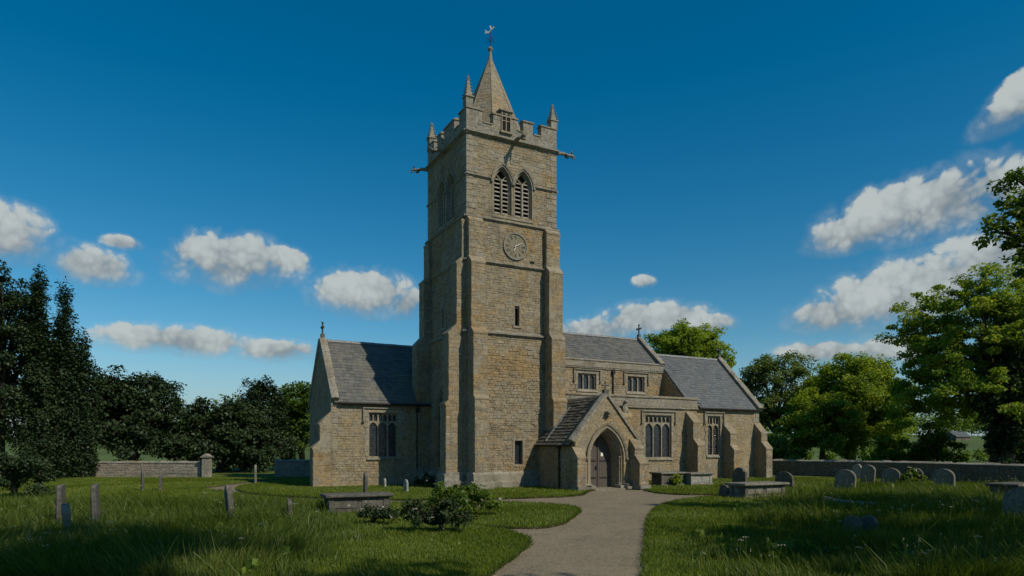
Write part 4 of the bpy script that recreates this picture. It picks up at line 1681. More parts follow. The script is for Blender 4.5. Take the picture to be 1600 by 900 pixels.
# lead flashing against the tower
m2 = MB()
m2.tube([(PC - .45, -1.10, PE + (PC - .45 - PU0) * slp + .07), (PU0 - .1, -1.10, PE - .1 * slp + .07)], .05, 5)
m2.build('flashing', 'lead', roofP)
gutter(west(PU0 - .15), PV + .3, -.3, PE - .27, parent=roofP, e0=.0, r=.05)
downpipe(west(PU0), -2.35, 0.05, PE - .1)
buttress(fr, PU0 - .16, PU0 + .32, [(0, 1.55, .42)], 20, plinth=False)
buttress(fr, PU1 - .45, PU1 + .12, [(0, 1.25, .80), (1.25, 2.0, .42)], 21, plinth=False)
for bu in (0,):
    m2 = MB()
    fbox(m2, fr, PU0 - .24, PU0 + .40, -.05, .22, -.02, .56, rt(), .04)
    m2.build('buttress_foot', 'coping', church)
    m2 = MB()
    fbox(m2, fr, PU1 - .53, PU1 + .20, -.05, .24, -.02, .94, rt(), .04)
    m2.build('buttress_foot', 'coping', church)


# ------------------------------------------------------------------ ground and path
PATH = [(1.96, 9.6), (2.12, 10.83), (2.67, 13.52), (3.45, 17.28), (4.2, 20.54), (5.03, 23.41), (6.46, 26.39), (8.25, 28.27), (9.57, 29.03), (9.79, 29.7), (8.42, 29.82), (7.34, 30.0), (6.6, 31.2), (6.25, 34.1), (4.05, 33.0), (3.35, 31.0), (3.08, 29.6), (2.13, 28.5), (0.0, 27.5), (-1.27, 27.0), (-3.52, 26.75), (-4.88, 26.88), (-7.88, 27.91), (-9.77, 28.84), (-11.39, 30.24), (-12.91, 32.25), (-14.06, 34.56), (-14.84, 37.54), (-14.81, 40.32), (-14.29, 43.98), (-14.67, 44.89), (-15.77, 41.87), (-15.74, 38.88), (-15.59, 35.99), (-15.81, 34.83), (-14.07, 32.49), (-12.1, 30.03), (-10.79, 28.65), (-9.28, 27.38), (-7.5, 26.55), (-4.63, 25.46), (-1.21, 25.61), (0.0, 25.46), (1.61, 24.46), (2.15, 23.28), (2.19, 22.1), (1.86, 20.35), (1.39, 18.45), (0.83, 17.56), (0.0, 17.49), (-0.85, 17.99), (-1.12, 18.29), (-1.11, 18.07), (-0.84, 17.77), (-0.08, 16.68), (0.32, 15.55), (0.39, 14.91), (0.26, 13.96), (0.0, 12.58), (-0.2, 11.83), (-0.41, 10.83), (-0.6, 9.6), (-1.6, 2.0), (-3.0, -12.0), (1.0, -12.0), (1.5, 2.0)]
PATH = PATH[:61] + PATH[61:]


def smooth_poly(P, n=3, seed=5, jit=.022):
    out = []
    N = len(P)
    rg = random.Random(seed)
    for i in range(N):
        p0, p1, p2, p3 = [Vector(P[(i + k - 1) % N]) for k in range(4)]
        m = max(2, min(12, int((p2 - p1).length / .16))) if p1.y < 34 else n
        for k in range(m):
            t = k / m
            q = .5 * ((2 * p1) + (p2 - p0) * t + (2 * p0 - 5 * p1 + 4 * p2 - p3) * t * t + (3 * p1 - p0 - 3 * p2 + p3) * t * t * t)
            q = q * .6 + (p1 * (1 - t) + p2 * t) * .4
            out.append((q.x + rg.uniform(-jit, jit), q.y + rg.uniform(-jit, jit)))
    return out


PP = smooth_poly(PATH)
outer = [(-900, -60), (900, -60), (900, 1500), (-900, 1500)]
pts = [Vector(p) for p in outer + PP]
edges = [(i, (i + 1) % 4) for i in range(4)] + [(4 + i, 4 + (i + 1) % len(PP)) for i in range(len(PP))]
faces = [list(range(4)), list(range(4, 4 + len(PP)))]
vo, eo, fo, ov, oe, of_ = delaunay_2d_cdt(pts, edges, faces, 0, 1e-5)
mb = MB()
turf_f = [tuple(f) for f, src in zip(fo, of_) if 1 not in src]
path_f = [tuple(f) for f, src in zip(fo, of_) if 1 in src]
V3 = [(p.x, p.y, 0.0) for p in vo]
mb.v = V3
mb.t = [(.5, .5)] * len(V3)
mb.f = turf_f
ground = mb.build('ground', 'turf', None, 'structure')
mb = MB()
mb.v = [(p.x, p.y, -.055) for p in vo]
mb.t = [(.5, .5)] * len(V3)
mb.f = path_f
path = mb.build('path', 'gravel', None, 'structure')
mb = MB()
n = len(PP)
mb.add([(x, y, 0.0) for x, y in PP] + [(x, y, -.06) for x, y in PP], [(i, (i + 1) % n, (i + 1) % n + n, i + n) for i in range(n)])
mb.build('lawn_edge', 'soil', None, 'structure')

PPn = np.array(PP)


def in_poly(x, y, P):
    inside = np.zeros(len(x), bool)
    px, py = P[:, 0], P[:, 1]
    qx, qy = np.roll(px, -1), np.roll(py, -1)
    for a, b, c, d_ in zip(px, py, qx, qy):
        if b == d_:
            continue
        cond = ((b > y) != (d_ > y)) & (x < (c - a) * (y - b) / (d_ - b) + a)
        inside ^= cond
    return inside


def in_church(x, y, pad=0.0):
    a, b = x - CX, y - CY
    u = a * math.cos(RZ) + b * math.sin(RZ)
    v = -a * math.sin(RZ) + b * math.cos(RZ)
    r = np.zeros(len(x), bool)
    for u0, u1, v0, v1 in ((-.2, 5.4, -.2, 5.4), (4, 7.8, -3.75, 2), (-5.7, 5.3, 4.6, 10), (5.2, 17.2, 2, 9.4), (17.1, 22.9, 2, 9.3)):
        r |= (u > u0 - pad) & (u < u1 + pad) & (v > v0 - pad) & (v < v1 + pad)
    return r


# far country: a low pasture rise beyond the churchyard
def hill_z(x, y):
    return 9.0 * (1 - math.exp(-max(0, y - 95) / 130.0)) + 1.6 * math.sin(x * .013 + .8) * min(1, max(0, y - 95) / 80) - .4


nx, ny = 60, 24
mb = MB()
vs, fs = [], []
for j in range(ny + 1):
    y = 92 + 900 * (j / ny) ** 2
    for i in range(nx + 1):
        x = (-1 + 2 * i / nx) * (130 + y)
        vs.append((x, y, hill_z(x, y)))
for j in range(ny):
    for i in range(nx):
        a = j * (nx + 1) + i
        fs.append((a, a + 1, a + nx + 2, a + nx + 1))
mb.add(vs, fs)
mb.build('hill', 'field', None, 'structure', smooth=True)


# ------------------------------------------------------------------ fast leaf meshes
def np_mesh(name, verts, faces_idx, tones, mat, parent=None, kind=None, nside=4):
    me = bpy.data.meshes.new(name)
    nv, nf = len(verts), len(faces_idx)
    me.vertices.add(nv)
    me.vertices.foreach_set('co', np.ascontiguousarray(verts, np.float32).ravel())
    me.loops.add(nf * nside)
    me.loops.foreach_set('vertex_index', np.ascontiguousarray(faces_idx, np.int32).ravel())
    me.polygons.add(nf)
    me.polygons.foreach_set('loop_start', np.arange(0, nf * nside, nside, dtype=np.int32))
    me.update(calc_edges=True)
    a = me.color_attributes.new('tone', 'FLOAT_COLOR', 'POINT')
    c = np.ones((nv, 4), np.float32)
    c[:, :2] = tones
    a.data.foreach_set('color', c.ravel())
    me.materials.append(M[mat])
    o = bpy.data.objects.new(name, me)
    col.objects.link(o)
    if parent is not None:
        o.parent = parent
    if kind:
        o['kind'] = kind
    return o


def leaf_quads(C, size, rg, nrm_bias=None, up=.55, droop=0.0):
    """rhombic leaves at centres C (n,3); sizes (n,)"""
    n = len(C)
    N = rg.normal(size=(n, 3))
    N[:, 2] = np.abs(N[:, 2]) + up
    if nrm_bias is not None:
        N += nrm_bias
    N /= np.linalg.norm(N, axis=1)[:, None]
    A = rg.normal(size=(n, 3))
    A -= N * np.sum(A * N, 1)[:, None]
    A /= np.linalg.norm(A, axis=1)[:, None] + 1e-9
    B = np.cross(N, A)
    L = size[:, None]
    V = np.empty((n, 4, 3))
    V[:, 0] = C - A * L * .55
    V[:, 1] = C + B * L * .33 + N * L * .06
    V[:, 2] = C + A * L * .55 - np.array([0, 0, 1.0]) * L * droop
    V[:, 3] = C - B * L * .33 + N * L * .06
    return V.reshape(-1, 3), np.arange(n * 4).reshape(n, 4)


def tree(name, label, base, lobes, nclump, nleaf, leaf, rc, mat, trunk_r=.35, fork=.3, seed=0, group=None, cat='tree', flat=.6, solid=.55, limbs=True, tone0=0.0, bark='bark', trunk_top=1.0):
    """lobes: list of (dx, dy, dz, rx, ry, rz) relative to base; leaf clumps fill them towards their skin"""
    rg = np.random.default_rng(seed)
    pr = random.Random(seed)
    root = empty(name, base)
    tag(root, label, cat, group)
    lob = np.array(lobes, float)
    vol = lob[:, 3] * lob[:, 4] * lob[:, 5]
    wgt = vol ** .62
    pick = rg.choice(len(lob), nclump, p=wgt / wgt.sum())
    d_ = rg.normal(size=(nclump, 3))
    d_ /= np.linalg.norm(d_, axis=1)[:, None]
    rr = rg.random(nclump) ** solid
    CC = lob[pick, :3] + d_ * rr[:, None] * lob[pick, 3:]
    CC[:, 2] = np.maximum(CC[:, 2], .25)
    # leaves
    rcs = rc * rg.uniform(.6, 1.35, nclump)
    ids = rg.integers(0, nclump, nleaf)
    q = rg.normal(size=(nleaf, 3))
    q /= np.linalg.norm(q, axis=1)[:, None]
    q *= (rg.random(nleaf) ** .45)[:, None]
    q[:, 2] *= flat
    P_ = CC[ids] + q * rcs[ids][:, None]
    P_[:, 2] = np.maximum(P_[:, 2], .06)
    sz = leaf * rg.uniform(.65, 1.35, nleaf)
    outw = P_ - lob[:, :3].mean(0)
    outw /= np.linalg.norm(outw, axis=1)[:, None] + 1e-9
    V, F = leaf_quads(P_, sz, rg, outw * .5, droop=.15)
    tn = np.empty((nleaf, 2))
    ct = rg.random(nclump)
    tn[:, 0] = np.clip(.55 * ct[ids] + .45 * rg.random(nleaf) + tone0, 0, 1)
    tn[:, 1] = rg.random(nleaf)
    np_mesh('crown', V, F, np.repeat(tn, 4, 0), mat, root)
    # trunk and limbs
    mb = MB()
    top = lob[:, 2].max() * trunk_top
    cx, cy = (lob[:, 0] * vol).sum() / vol.sum(), (lob[:, 1] * vol).sum() / vol.sum()
    zf = top * fork
    tp = [(0, 0, -.1), (0.02 * trunk_r, 0, .35), (pr.uniform(-.1, .1), pr.uniform(-.1, .1), zf * .5), (cx * .15, cy * .15, zf), (cx * .5, cy * .5, (zf + top) * .55), (cx * .8, cy * .8, top)]
    mb.tube(tp, [trunk_r * 1.5, trunk_r * 1.08, trunk_r * .92, trunk_r * .8, trunk_r * .5, trunk_r * .16], 9)
    if limbs:
        for l in lob:
            t0 = pr.uniform(.0, .6)
            a = Vector(tp[3]).lerp(Vector(tp[4]), t0)
            b = Vector(l[:3])
            m_ = a.lerp(b, .5) + Vector((pr.uniform(-.3, .3), pr.uniform(-.3, .3), .12 * (b - a).length))
            mb.tube([a, m_, b], [trunk_r * .42, trunk_r * .22, trunk_r * .06], 6)
        order = rg.permutation(nclump)[:min(nclump, 90)]
        for i in order:
            l = lob[pick[i]]
            a = Vector(l[:3]) * .75 + Vector(tp[4]) * .25
            b = Vector(CC[i])
            m_ = a.lerp(b, .55) + Vector((pr.uniform(-.2, .2), pr.uniform(-.2, .2), pr.uniform(-.1, .25)))
            mb.tube([a, m_, b], [trunk_r * .17, trunk_r * .10, trunk_r * .03], 4)
    mb.build('trunk', bark, root, fix=False)
    return root


def crown_lobes(r, z0, z1, n, seed, sx=1.0, sy=1.0, dome=1.0, c=(0, 0)):
    """a broad crown made of overlapping limbs' lobes"""
    pr = random.Random(seed)
    L = [(c[0], c[1], (z0 + z1) / 2 + (z1 - z0) * .1, r * .55 * sx, r * .55 * sy, (z1 - z0) * .38)]
    for k in range(n):
        a = 2.399 * k + pr.uniform(-.3, .3)
        f = (k + .5) / n
        z = z0 + (z1 - z0) * (.18 + .68 * f)
        rad = r * (.72 * math.sqrt(max(.05, 1 - ((f - .30) / .80) ** 2))) * pr.uniform(.8, 1.1)
        s = r * pr.uniform(.26, .42)
        L.append((c[0] + rad * math.cos(a) * sx, c[1] + rad * math.sin(a) * sy, z, s, s, s * pr.uniform(.55, .8)))
    return L


# ------------------------------------------------------------------ trees
tree('broadleaf_tree', 'round green tree dome rising behind the chancel roof between the two gable crosses', (18.8, 74, 0),
     crown_lobes(5.2, 6.0, 16.0, 30, 3), 560, 46000, .27, .8, 'leaf_fresh', .45, .35, 11)
tree('ash_tree', 'thin pale ash tree with sky showing through, just right of the chancel gable', (25.6, 66, 0),
     crown_lobes(4.4, 3.0, 11.9, 24, 4), 300, 20000, .21, .7, 'leaf_pale', .3, .3, 12)
tree('broadleaf_tree', 'rounded mid-green tree behind the boundary wall, left of the largest tree', (30.5, 61, 0),
     crown_lobes(4.9, 1.6, 10.9, 30, 5), 560, 52000, .23, .8, 'leaf_fresh', .38, .3, 13)
tree('broadleaf_tree', 'bushy tree filling the gap between the ash and the rounded tree by the wall', (26.5, 58, 0),
     crown_lobes(3.3, .6, 7.2, 20, 6), 340, 28000, .22, .7, 'leaf_fresh', .25, .3, 14)
tree('sycamore_tree', 'largest spreading green tree on the right beyond the boundary wall', (33.8, 47.5, 0),
     crown_lobes(7.3, 2.0, 14.6, 52, 7), 760, 100000, .20, .68, 'leaf_fresh', .48, .28, 15, flat=.5)
tree('ivy_clad_tree', 'dark ivy-covered tree at the right edge of the picture', (32.3, 44.2, 0),
     [(0, 0, 2.4, 1.5, 1.5, 2.6), (.1, 0, 5.6, 1.3, 1.3, 2.8), (0, 0, 8.6, .9, .9, 2.2), (1.6, .3, 6.5, 1.3, 1.3, 2.0), (-1.3, 0, 4.6, .8, .8, 1.4), (2.2, -.5, 3.4, 1.6, 1.6, 2.6)], 260, 24000, .19, .5, 'leaf_dark', .42, .5, 16, tone0=.1)
tree('hawthorn_bush', 'low bush beside the big tree trunk, in front of the far pasture', (31.6, 50.5, 0),
     crown_lobes(2.1, .0, 3.9, 10, 8), 80, 6000, .2, .6, 'leaf', .12, .3, 17, cat='bush')
tree('hawthorn_bush', 'sunlit yellow-green bush at the foot of the rounded tree by the wall', (29.6, 53.0, 0),
     crown_lobes(2.0, -.3, 3.1, 10, 9), 70, 5200, .2, .55, 'leaf_fresh', .12, .3, 18, cat='bush')
tree('hawthorn_bush', 'low bush against the boundary wall right of the chancel buttress', (21.8, 55.5, 0),
     crown_lobes(2.4, -.3, 3.4, 10, 10), 70, 5600, .22, .6, 'leaf', .12, .3, 19, cat='bush')
# the near tree whose bough hangs in from the upper right
near = crown_lobes(5.0, 5.6, 11.6, 30, 21, c=(4.2, -2.0))
near += [(-2.9, 1.0, 7.9, .6, .6, .4), (-2.5, 1.0, 8.7, .65, .6, .45), (-2.55, 1.0, 9.4, .5, .5, .3), (-2.3, .8, 7.4, .6, .6, .4), (-2.0, 1.0, 8.9, .7, .7, .5), (-2.4, 1.0, 8.2, .7, .7, .5)] * 2
near += [(-2.9, 1.0, 7.9, .6, .6, .4), (-2.5, 1.0, 8.7, .65, .6, .45), (-2.55, 1.0, 9.4, .5, .5, .3), (-2.3, .8, 7.4, .6, .6, .4), (-2.0, 1.0, 8.9, .7, .7, .5), (-2.5, 1.0, 6.9, .5, .5, .25), (-1.3, .9, 8.3, 1.2, 1.1, .8), (-.6, .8, 9.6, 1.1, 1.0, .6), (-1.2, .8, 7.0, .9, .9, .55), (-.1, 1.0, 8.8, 1.2, 1.0, .9)]
tree('beech_tree', 'near tree reaching a leafy bough in from the upper right corner', (16.2, 17.5, 0),
     near, 600, 52000, .125, .36, 'leaf', .34, .4, 22, flat=.5)
tree('beech_tree', 'shade tree standing out of view to the right of the viewer', (17.3, 7.0, 0),
     crown_lobes(5.6, 4.2, 12.6, 26, 23), 200, 12000, .26, .9, 'leaf', .4, .35, 23)

tree('added_shade_tree', 'tall unseen tree added behind the viewer to shade the foreground', (7.0, -2.5, 0),
     crown_lobes(6.2, 8.0, 21.0, 34, 24), 240, 15000, .34, 1.1, 'leaf', .5, .35, 24)  # added out of view to throw shade over the near foreground

# left: evergreens
def cypress(name, label, base, h, r, seed, ncl=170, nl=11000, leaf=.17, mat='leaf_dark', group=None):
    rg = np.random.default_rng(seed)
    lob = []
    k = 22
    pr = random.Random(seed)
    for i in range(k):
        f = i / (k - 1)
        rad = r * (1 - f ** 2.2) * (.7 + .3 * min(1, f * 6))
        a = i * 2.4
        lob.append((rad * .45 * math.cos(a), rad * .45 * math.sin(a), .6 + (h - 1.3) * f, max(.28, rad * .62), max(.28, rad * .62), h * .085))
    for j in range(7):
        a = j * .9
        lob.append((r * .66 * math.cos(a), r * .66 * math.sin(a), h * pr.uniform(.45, .74), r * .26, r * .26, h * .12))
    return tree(name, label, base, lob, ncl, nl, leaf, .5, mat, .22, .6, seed, group, 'tree', flat=1.6, limbs=False, solid=.5, trunk_top=.7)


tree('evergreen_oak', 'tallest dark round-topped evergreen at the left edge', (-34.6, 46, 0),
     crown_lobes(3.9, .2, 15.3, 40, 31), 520, 38000, .2, .7, 'leaf_dark', .4, .3, 31, tone0=.05)
cypress('cypress_tree', 'pointed dark evergreen rising second from the left edge', (-31.6, 45.5, 0), 13.9, 1.7, 32, 330, 22000, .18)
cypress('cypress_tree', 'pointed dark evergreen, third from the left edge, at the outer side of the group', (-30.3, 46.0, 0), 13.4, 1.15, 33, 260, 16000)
cypress('cypress_tree', 'lower dark evergreen stepping down at the right of the tall left group', (-29.4, 46.6, 0), 10.6, 1.1, 34, 220, 14000)
tree('yew_tree', 'broad dark yew behind the pale left wall, sloping down from the tall evergreens', (-29.0, 52, 0),
     crown_lobes(4.4, .3, 8.2, 26, 35), 340, 24000, .24, .8, 'leaf_dark', .4, .3, 35, tone0=.1)
tree('yew_tree', 'dark tree behind the pale left wall, beside its gate pier', (-24.0, 56, 0),
     crown_lobes(4.0, .0, 6.4, 22, 36), 280, 20000, .24, .75, 'leaf_dark', .3, .3, 36, tone0=.15)
tree('yew_tree', 'spiky-topped dark yew left of the church, beyond the gravel fork', (-22.4, 59.5, 0),
     [(-1.6, 0, 3.2, 1.5, 1.5, 3.0), (0, 0, 4.0, 1.9, 1.9, 3.6), (1.6, 0, 3.2, 1.4, 1.4, 2.9), (-.6, 0, 6.6, .7, .7, 1.5), (.5, .2, 7.0, .7, .7, 1.2), (2.4, 0, 5.4, .5, .5, 1.4), (-2.5, 0, 4.8, .5, .5, 1.4), (1.5, 0, 6.2, .5, .5, 1.3), (2.6, 0, 1.6, 1.2, 1.2, 1.6), (-2.8, 0, 1.6, 1.3, 1.3, 1.7)], 300, 24000, .2, .5, 'leaf_dark', .35, .3, 37, flat=1.5, tone0=.05)
tree('broadleaf_tree', 'dark tree hard against the west gable of the church wing', (-19.5, 63, 0),
     crown_lobes(3.6, .5, 8.4, 22, 38), 260, 17000, .26, .75, 'leaf', .3, .3, 38, tone0=-.2)
tree('laurel_bush', 'dark rounded bush at the far left behind the gravestones', (-20.5, 28.0, 0),
     crown_lobes(1.9, -.3, 2.3, 9, 39), 110, 14000, .095, .4, 'leaf_dark', .1, .3, 39, cat='bush', tone0=.1)

# far hedge and wood that close the view
rg = np.random.default_rng(77)
def far_wood(name, label, n_tr, x0, x1, y0, y1, h0, h1, leaf, nl, seed, keep=None):
    rg = np.random.default_rng(seed)
    C_ = []
    S_ = []
    for k in range(n_tr):
        x = rg.uniform(x0, x1)
        y = rg.uniform(y0, y1)
        if keep and not keep(x, y):
            continue
        h = rg.uniform(h0, h1)
        m_ = int(nl / n_tr)
        q = rg.normal(size=(m_, 3))
        q /= np.linalg.norm(q, axis=1)[:, None]
        q *= (rg.random(m_) ** .4)[:, None]
        zb = max(0, hill_z(x, y) if y > 95 else 0)
        bump = 1 + .25 * np.sin(q[:, 0] * 7 + k) * np.sin(q[:, 1] * 6 + q[:, 2] * 5)
        P_ = np.stack([x + q[:, 0] * h * .55 * bump, y + q[:, 1] * h * .5 * bump, zb + h * .52 + q[:, 2] * h * .52 * bump], 1)
        C_.append(P_)
        S_.append(np.full((m_,), rg.random()))
    P_ = np.concatenate(C_)
    tone_ = np.concatenate(S_)
    sz = leaf * rg.uniform(.6, 1.4, len(P_))
    V, F = leaf_quads(P_, sz, rg)
    tn = np.stack([np.clip(.5 * tone_ + .5 * rg.random(len(P_)), 0, 1), rg.random(len(P_))], 1)
    o = np_mesh(name, V, F, np.repeat(tn, 4, 0), 'leaf', None, 'stuff')
    tag(o, label, 'wood')


far_wood('distant_wood', 'far-off belt of trees on the rise behind the churchyard', 190, -190, 190, 125, 240, 6, 10.5, .8, 70000, 41,
         lambda x, y: not (.58 < x / y < .70 and y < 215))
far_wood('distant_copse', 'far-off trees along the crest of the pasture behind the big tree', 40, 110, 190, 222, 262, 7, 11, .8, 16000, 43)
far_wood('field_hedge', 'clipped hedge lines across the far pasture behind the big tree', 70, 30, 130, 96, 100, 1.3, 2.4, .4, 14000, 42)

# a grey-roofed barn across the pasture
bx, by = 98.0, 150.0
bz = hill_z(bx, by) - .2
barn = empty('barn', (bx, by, bz), R(25))
barn.scale = (.6, .6, .6)
tag(barn, 'small grey-roofed barn across the pasture behind the big tree', 'barn')
mb = MB()
mb.box(-4, 4, -2.6, 2.6, 0, 1.6)
mb.prism([(-2.6, 1.6), (2.6, 1.6), (0, 3.4)], (-4, 0, 0), (0, 1, 0), (0, 0, 1), (8, 0, 0))
mb.build('wall', 'drystone', barn)
mb = MB()
for sg in (-1, 1):
    slates(mb, (-4.3, sg * 3.0, 1.36), (1, 0, 0), (0, -sg * 3.0, 2.1), 8.6, 3.66, (.5, .6), (.8, 1.2), .05, 300 + sg)
mb.build('roof', 'slate', barn)
mb = MB()
mb.box(-1.2, 1.2, -2.66, -2.58, 0, 1.4)
mb.build('door', 'oak', barn)


# ------------------------------------------------------------------ boundary walls
def stone_wall(name, label, pl, h, th, seed, mat='drystone', cap='coping', capmat='coping'):
    root = empty(name, (pl[0][0], pl[0][1], 0))
    tag(root, label, 'wall')
    O0 = Vector((pl[0][0], pl[0][1], 0))
    mb = MB()
    caps = MB()
    for i, (a, b) in enumerate(zip(pl[:-1], pl[1:])):
        a3, b3 = Vector((a[0], a[1], 0)) - O0, Vector((b[0], b[1], 0)) - O0
        L = (b3 - a3).length
        S = (b3 - a3) / L
        D = Vector((S.y, -S.x, 0))
        for sg in (1, -1):
            fr = Fr(a3 + D * sg * th / 2, S, D * sg)
            coursed(mb, fr, -.05, h, ivf_wall(0, L), (.11, .2), (.2, .5), th / 2 - .01, (.005, .045), .012, seed + i * 2 + (sg > 0))
        s = 0
        while s < L - .01:
            e = min(L, s + rnd.uniform(.35, .7))
            fr = Fr(a3, S, D)
            hh = h + rnd.uniform(.08, .15)
            prof = [(-th / 2 - .05, h), (-th / 2 - .05, h + .05), (0, hh + .03), (th / 2 + .05, h + .05), (th / 2 + .05, h)]
            vs = [fr(s + .006, q, p) for p, q in prof] + [fr(e - .006, q, p) for p, q in prof]
            n = 5
            caps.add(vs, [tuple(range(n)), tuple(range(2 * n - 1, n - 1, -1))] + [(j, (j + 1) % n, (j + 1) % n + n, j + n) for j in range(n)], rt())
            s = e
    mb.build('wall_stones', mat, root, 'stuff')
    caps.build('wall_coping', capmat, root, 'stuff')
    return root


stone_wall('boundary_wall', 'dark dry-stone churchyard wall running behind the right-hand gravestones', [(11, 59), (15.5, 54.5), (19.6, 50.6), (23, 47.2), (25.6, 43.5), (27.2, 38.5), (28.5, 30.0)], 1.02, .45, 400)
stone_wall('pale_boundary_wall', 'pale low wall at far left in front of the dark yews', [(-34, 47.6), (-27, 47.5), (-21.6, 47.3)], .95, .35, 440, 'pale_wall')
stone_wall('pale_boundary_wall', 'short pale wall stub between the dark yew and the church wing', [(-16.6, 47.6), (-14.0, 49.0)], 1.05, .35, 450, 'pale_wall')
pier = empty('gate_pier', (-21.1, 47.0, 0))
tag(pier, 'square pale stone gate pier ending the far left wall', 'gate pier')
mb = MB()
for k in range(5):
    w = .24 + rnd.uniform(-.01, .01)
    mb.box(-w, w, -w, w, .27 * k, .27 * (k + 1) - .008, rt())
mb.build('shaft', 'pale_wall', pier)
mb = MB()
mb.box(-.32, .32, -.32, .32, 1.35, 1.45, rt())
mb.prism([(-.27, 1.45), (.27, 1.45), (0, 1.62)], (0, -.27, 0), (1, 0, 0), (0, 0, 1), (0, .54, 0), rt())
mb.build('cap', 'coping', pier)


# ------------------------------------------------------------------ gravestones and tombs
def headstone(label, x, y, w, h, yaw=0, lean=(0, 0), th=.13, top='round', mat='grave', seed=0, group='gravestones in the churchyard'):
    """slab of shaped outline with rounded edges, inscription panel sunk in its face"""
    root = empty('gravestone', (x, y, 0), R(yaw))
    root.rotation_euler = (R(lean[0]), R(lean[1]), R(yaw))
    tag(root, label, 'gravestone', group)
    rg = random.Random(seed)
    hw = w / 2
    P_ = [(-hw, -.15), (-hw, h * .6)]
    if top == 'round':
        n = 12
        r = hw
        zc = h - min(hw * .85, h * .4)
        P_ = [(-hw, -.15)] + [(-hw * math.cos(math.pi * k / n), zc + (h - zc) * math.sin(math.pi * k / n)) for k in range(n + 1)] + [(hw, -.15)]
    elif top == 'shoulder':
        s = hw * .72
        zc = h - s * .75
        P_ = [(-hw, -.15), (-hw, zc - .06), (-hw * .93, zc), (-s, zc)] + [(-s * math.cos(math.pi * k / 10), zc + .02 + (h - zc - .02) * math.sin(math.pi * k / 10)) for k in range(11)] + [(s, zc), (hw * .93, zc), (hw, zc - .06), (hw, -.15)]
    elif top == 'point':
        P_ = [(-hw, -.15), (-hw, h * .78), (-hw * .75, h * .87), (-hw * .4, h * .95), (0, h), (hw * .4, h * .95), (hw * .75, h * .87), (hw, h * .78), (hw, -.15)]
    elif top == 'flat':
        P_ = [(-hw, -.15), (-hw, h - .05), (-hw + .05, h), (hw - .05, h), (hw, h - .05), (hw, -.15)]
    P_ = [(a + rg.uniform(-.008, .008), b + (rg.uniform(-.008, .008) if b > 0 else 0)) for a, b in P_]
    n = len(P_)
    c = .018
    cx_, cz_ = 0, h * .5
    ins = [(a - math.copysign(min(abs(a), c), a), b - (c if b > cz_ else 0)) for a, b in P_]
    vs = []
    for pp, yy in ((ins, -th / 2), (P_, -th / 2 + c), (P_, th / 2 - c), (ins, th / 2)):
        vs += [(a, yy, b) for a, b in pp]
    fs = [tuple(range(n)), tuple(range(4 * n - 1, 3 * n - 1, -1))]
    for k in range(3):
        fs += [(k * n + i, k * n + (i + 1) % n, (k + 1) * n + (i + 1) % n, (k + 1) * n + i) for i in range(n)]
    mb = MB()
    mb.add(vs, fs, (rg.random(), rg.random()))
    mb.build('slab', mat, root)
    if w > .5:
        m2 = MB()
        pw = hw * .78
        A = arch_pts(0, pw, h * .12, h * .62, h * .62 + pw * .75, 6)
        B = arch_pts(0, pw + .022, h * .12, h * .62, h * .62 + pw * .75 + .022, 6)
        fr = Fr((0, -th / 2, 0), (1, 0, 0), (0, -1, 0))
        strip(m2, fr, A, B, -.01, .014)
        m2.build('raised_border', mat, root)
    return root


G = headstone
G('dark leaning headstone just behind the near right chest tomb', 11.8, 35.2, 0.89, 1.02, -60, (-4, -5), .16, 'shoulder', 'grave_dark', 1)
G('broad round-topped dark headstone behind the right end of the near right chest tomb', 14.25, 35.6, 1.01, .78, -54, (2, 3), .15, 'round', 'grave_dark', 2)
G('low round-topped stone beside the left end of the near right chest tomb', 9.0, 28.9, 0.54, .46, -67, (-3, 10), .12, 'round', 'grave_dark', 4)
G('large round-topped lichened headstone standing alone on the sunny grass, second row right', 16.15, 33.0, 1.01, .98, -53, (-2, 3), .14, 'round', 'grave', 6)
G('distant pale shouldered headstone close to the boundary wall', 22.6, 44.5, 0.78, .96, -65, (0, 2), .13, 'shoulder', 'grave_pale', 7)
G('greenish round-topped headstone in front of the distant pale one by the wall', 20.4, 39.0, 0.80, 1.06, -56, (0, 4), .14, 'round', 'grave', 8)
G('lichen-blotched round headstone, left of the pair before the wall', 21.3, 38.3, 0.99, .90, -55, (-2, 5), .14, 'round', 'grave', 9)
G('round-topped headstone half hidden by weeds, right of the pair before the wall', 22.2, 37.4, 0.89, .92, -70, (0, 2), .14, 'round', 'grave_dark', 10)
G('wide brownish round-topped headstone, rightmost before the boundary wall', 21.2, 33.4, 1.04, 1.0, -59, (0, 1), .15, 'round', 'grave', 11)
G('small mossy stone stump near the boundary wall', 23.6, 48.2, 0.59, .42, -60, (5, 6), .2, 'round', 'grave', 12)
G('leaning rust-lichened headstone sunk in shaded tall grass, left of two', 7.75, 15.5, 0.46, .50, -62, (-8, -4), .1, 'shoulder', 'grave_dark', 13)
G('leaning dark headstone sunk in shaded tall grass, right of two', 8.25, 15.8, 0.50, .48, -70, (-6, 5), .1, 'round', 'grave_dark', 14)
G('tall dark pointed gravestone turned edge-on in the left foreground', -7.1, 17.2, 0.50, 1.12, -59, (4, -5), .13, 'point', 'grave_dark', 16)
G('leftmost thin gravestone seen almost edge-on in the left foreground', -11.15, 16.8, 0.62, 1.12, -65, (0, 1), .11, 'flat', 'grave_dark', 17)
G('stout leaning gravestone between the two thin ones at far left', -9.3, 14.3, 0.50, .88, -54, (6, 6), .14, 'round', 'grave', 18)
G('thin gravestone seen edge-on, right of the stout leaning one at far left', -10.2, 16.7, 0.62, 1.14, -66, (2, 3), .11, 'flat', 'grave_dark', 19)
G('slim gravestone by the gravel fork below the spiky yew', -14.64, 38.8, 0.50, 1.06, -70, (0, 2), .12, 'point', 'grave', 20)
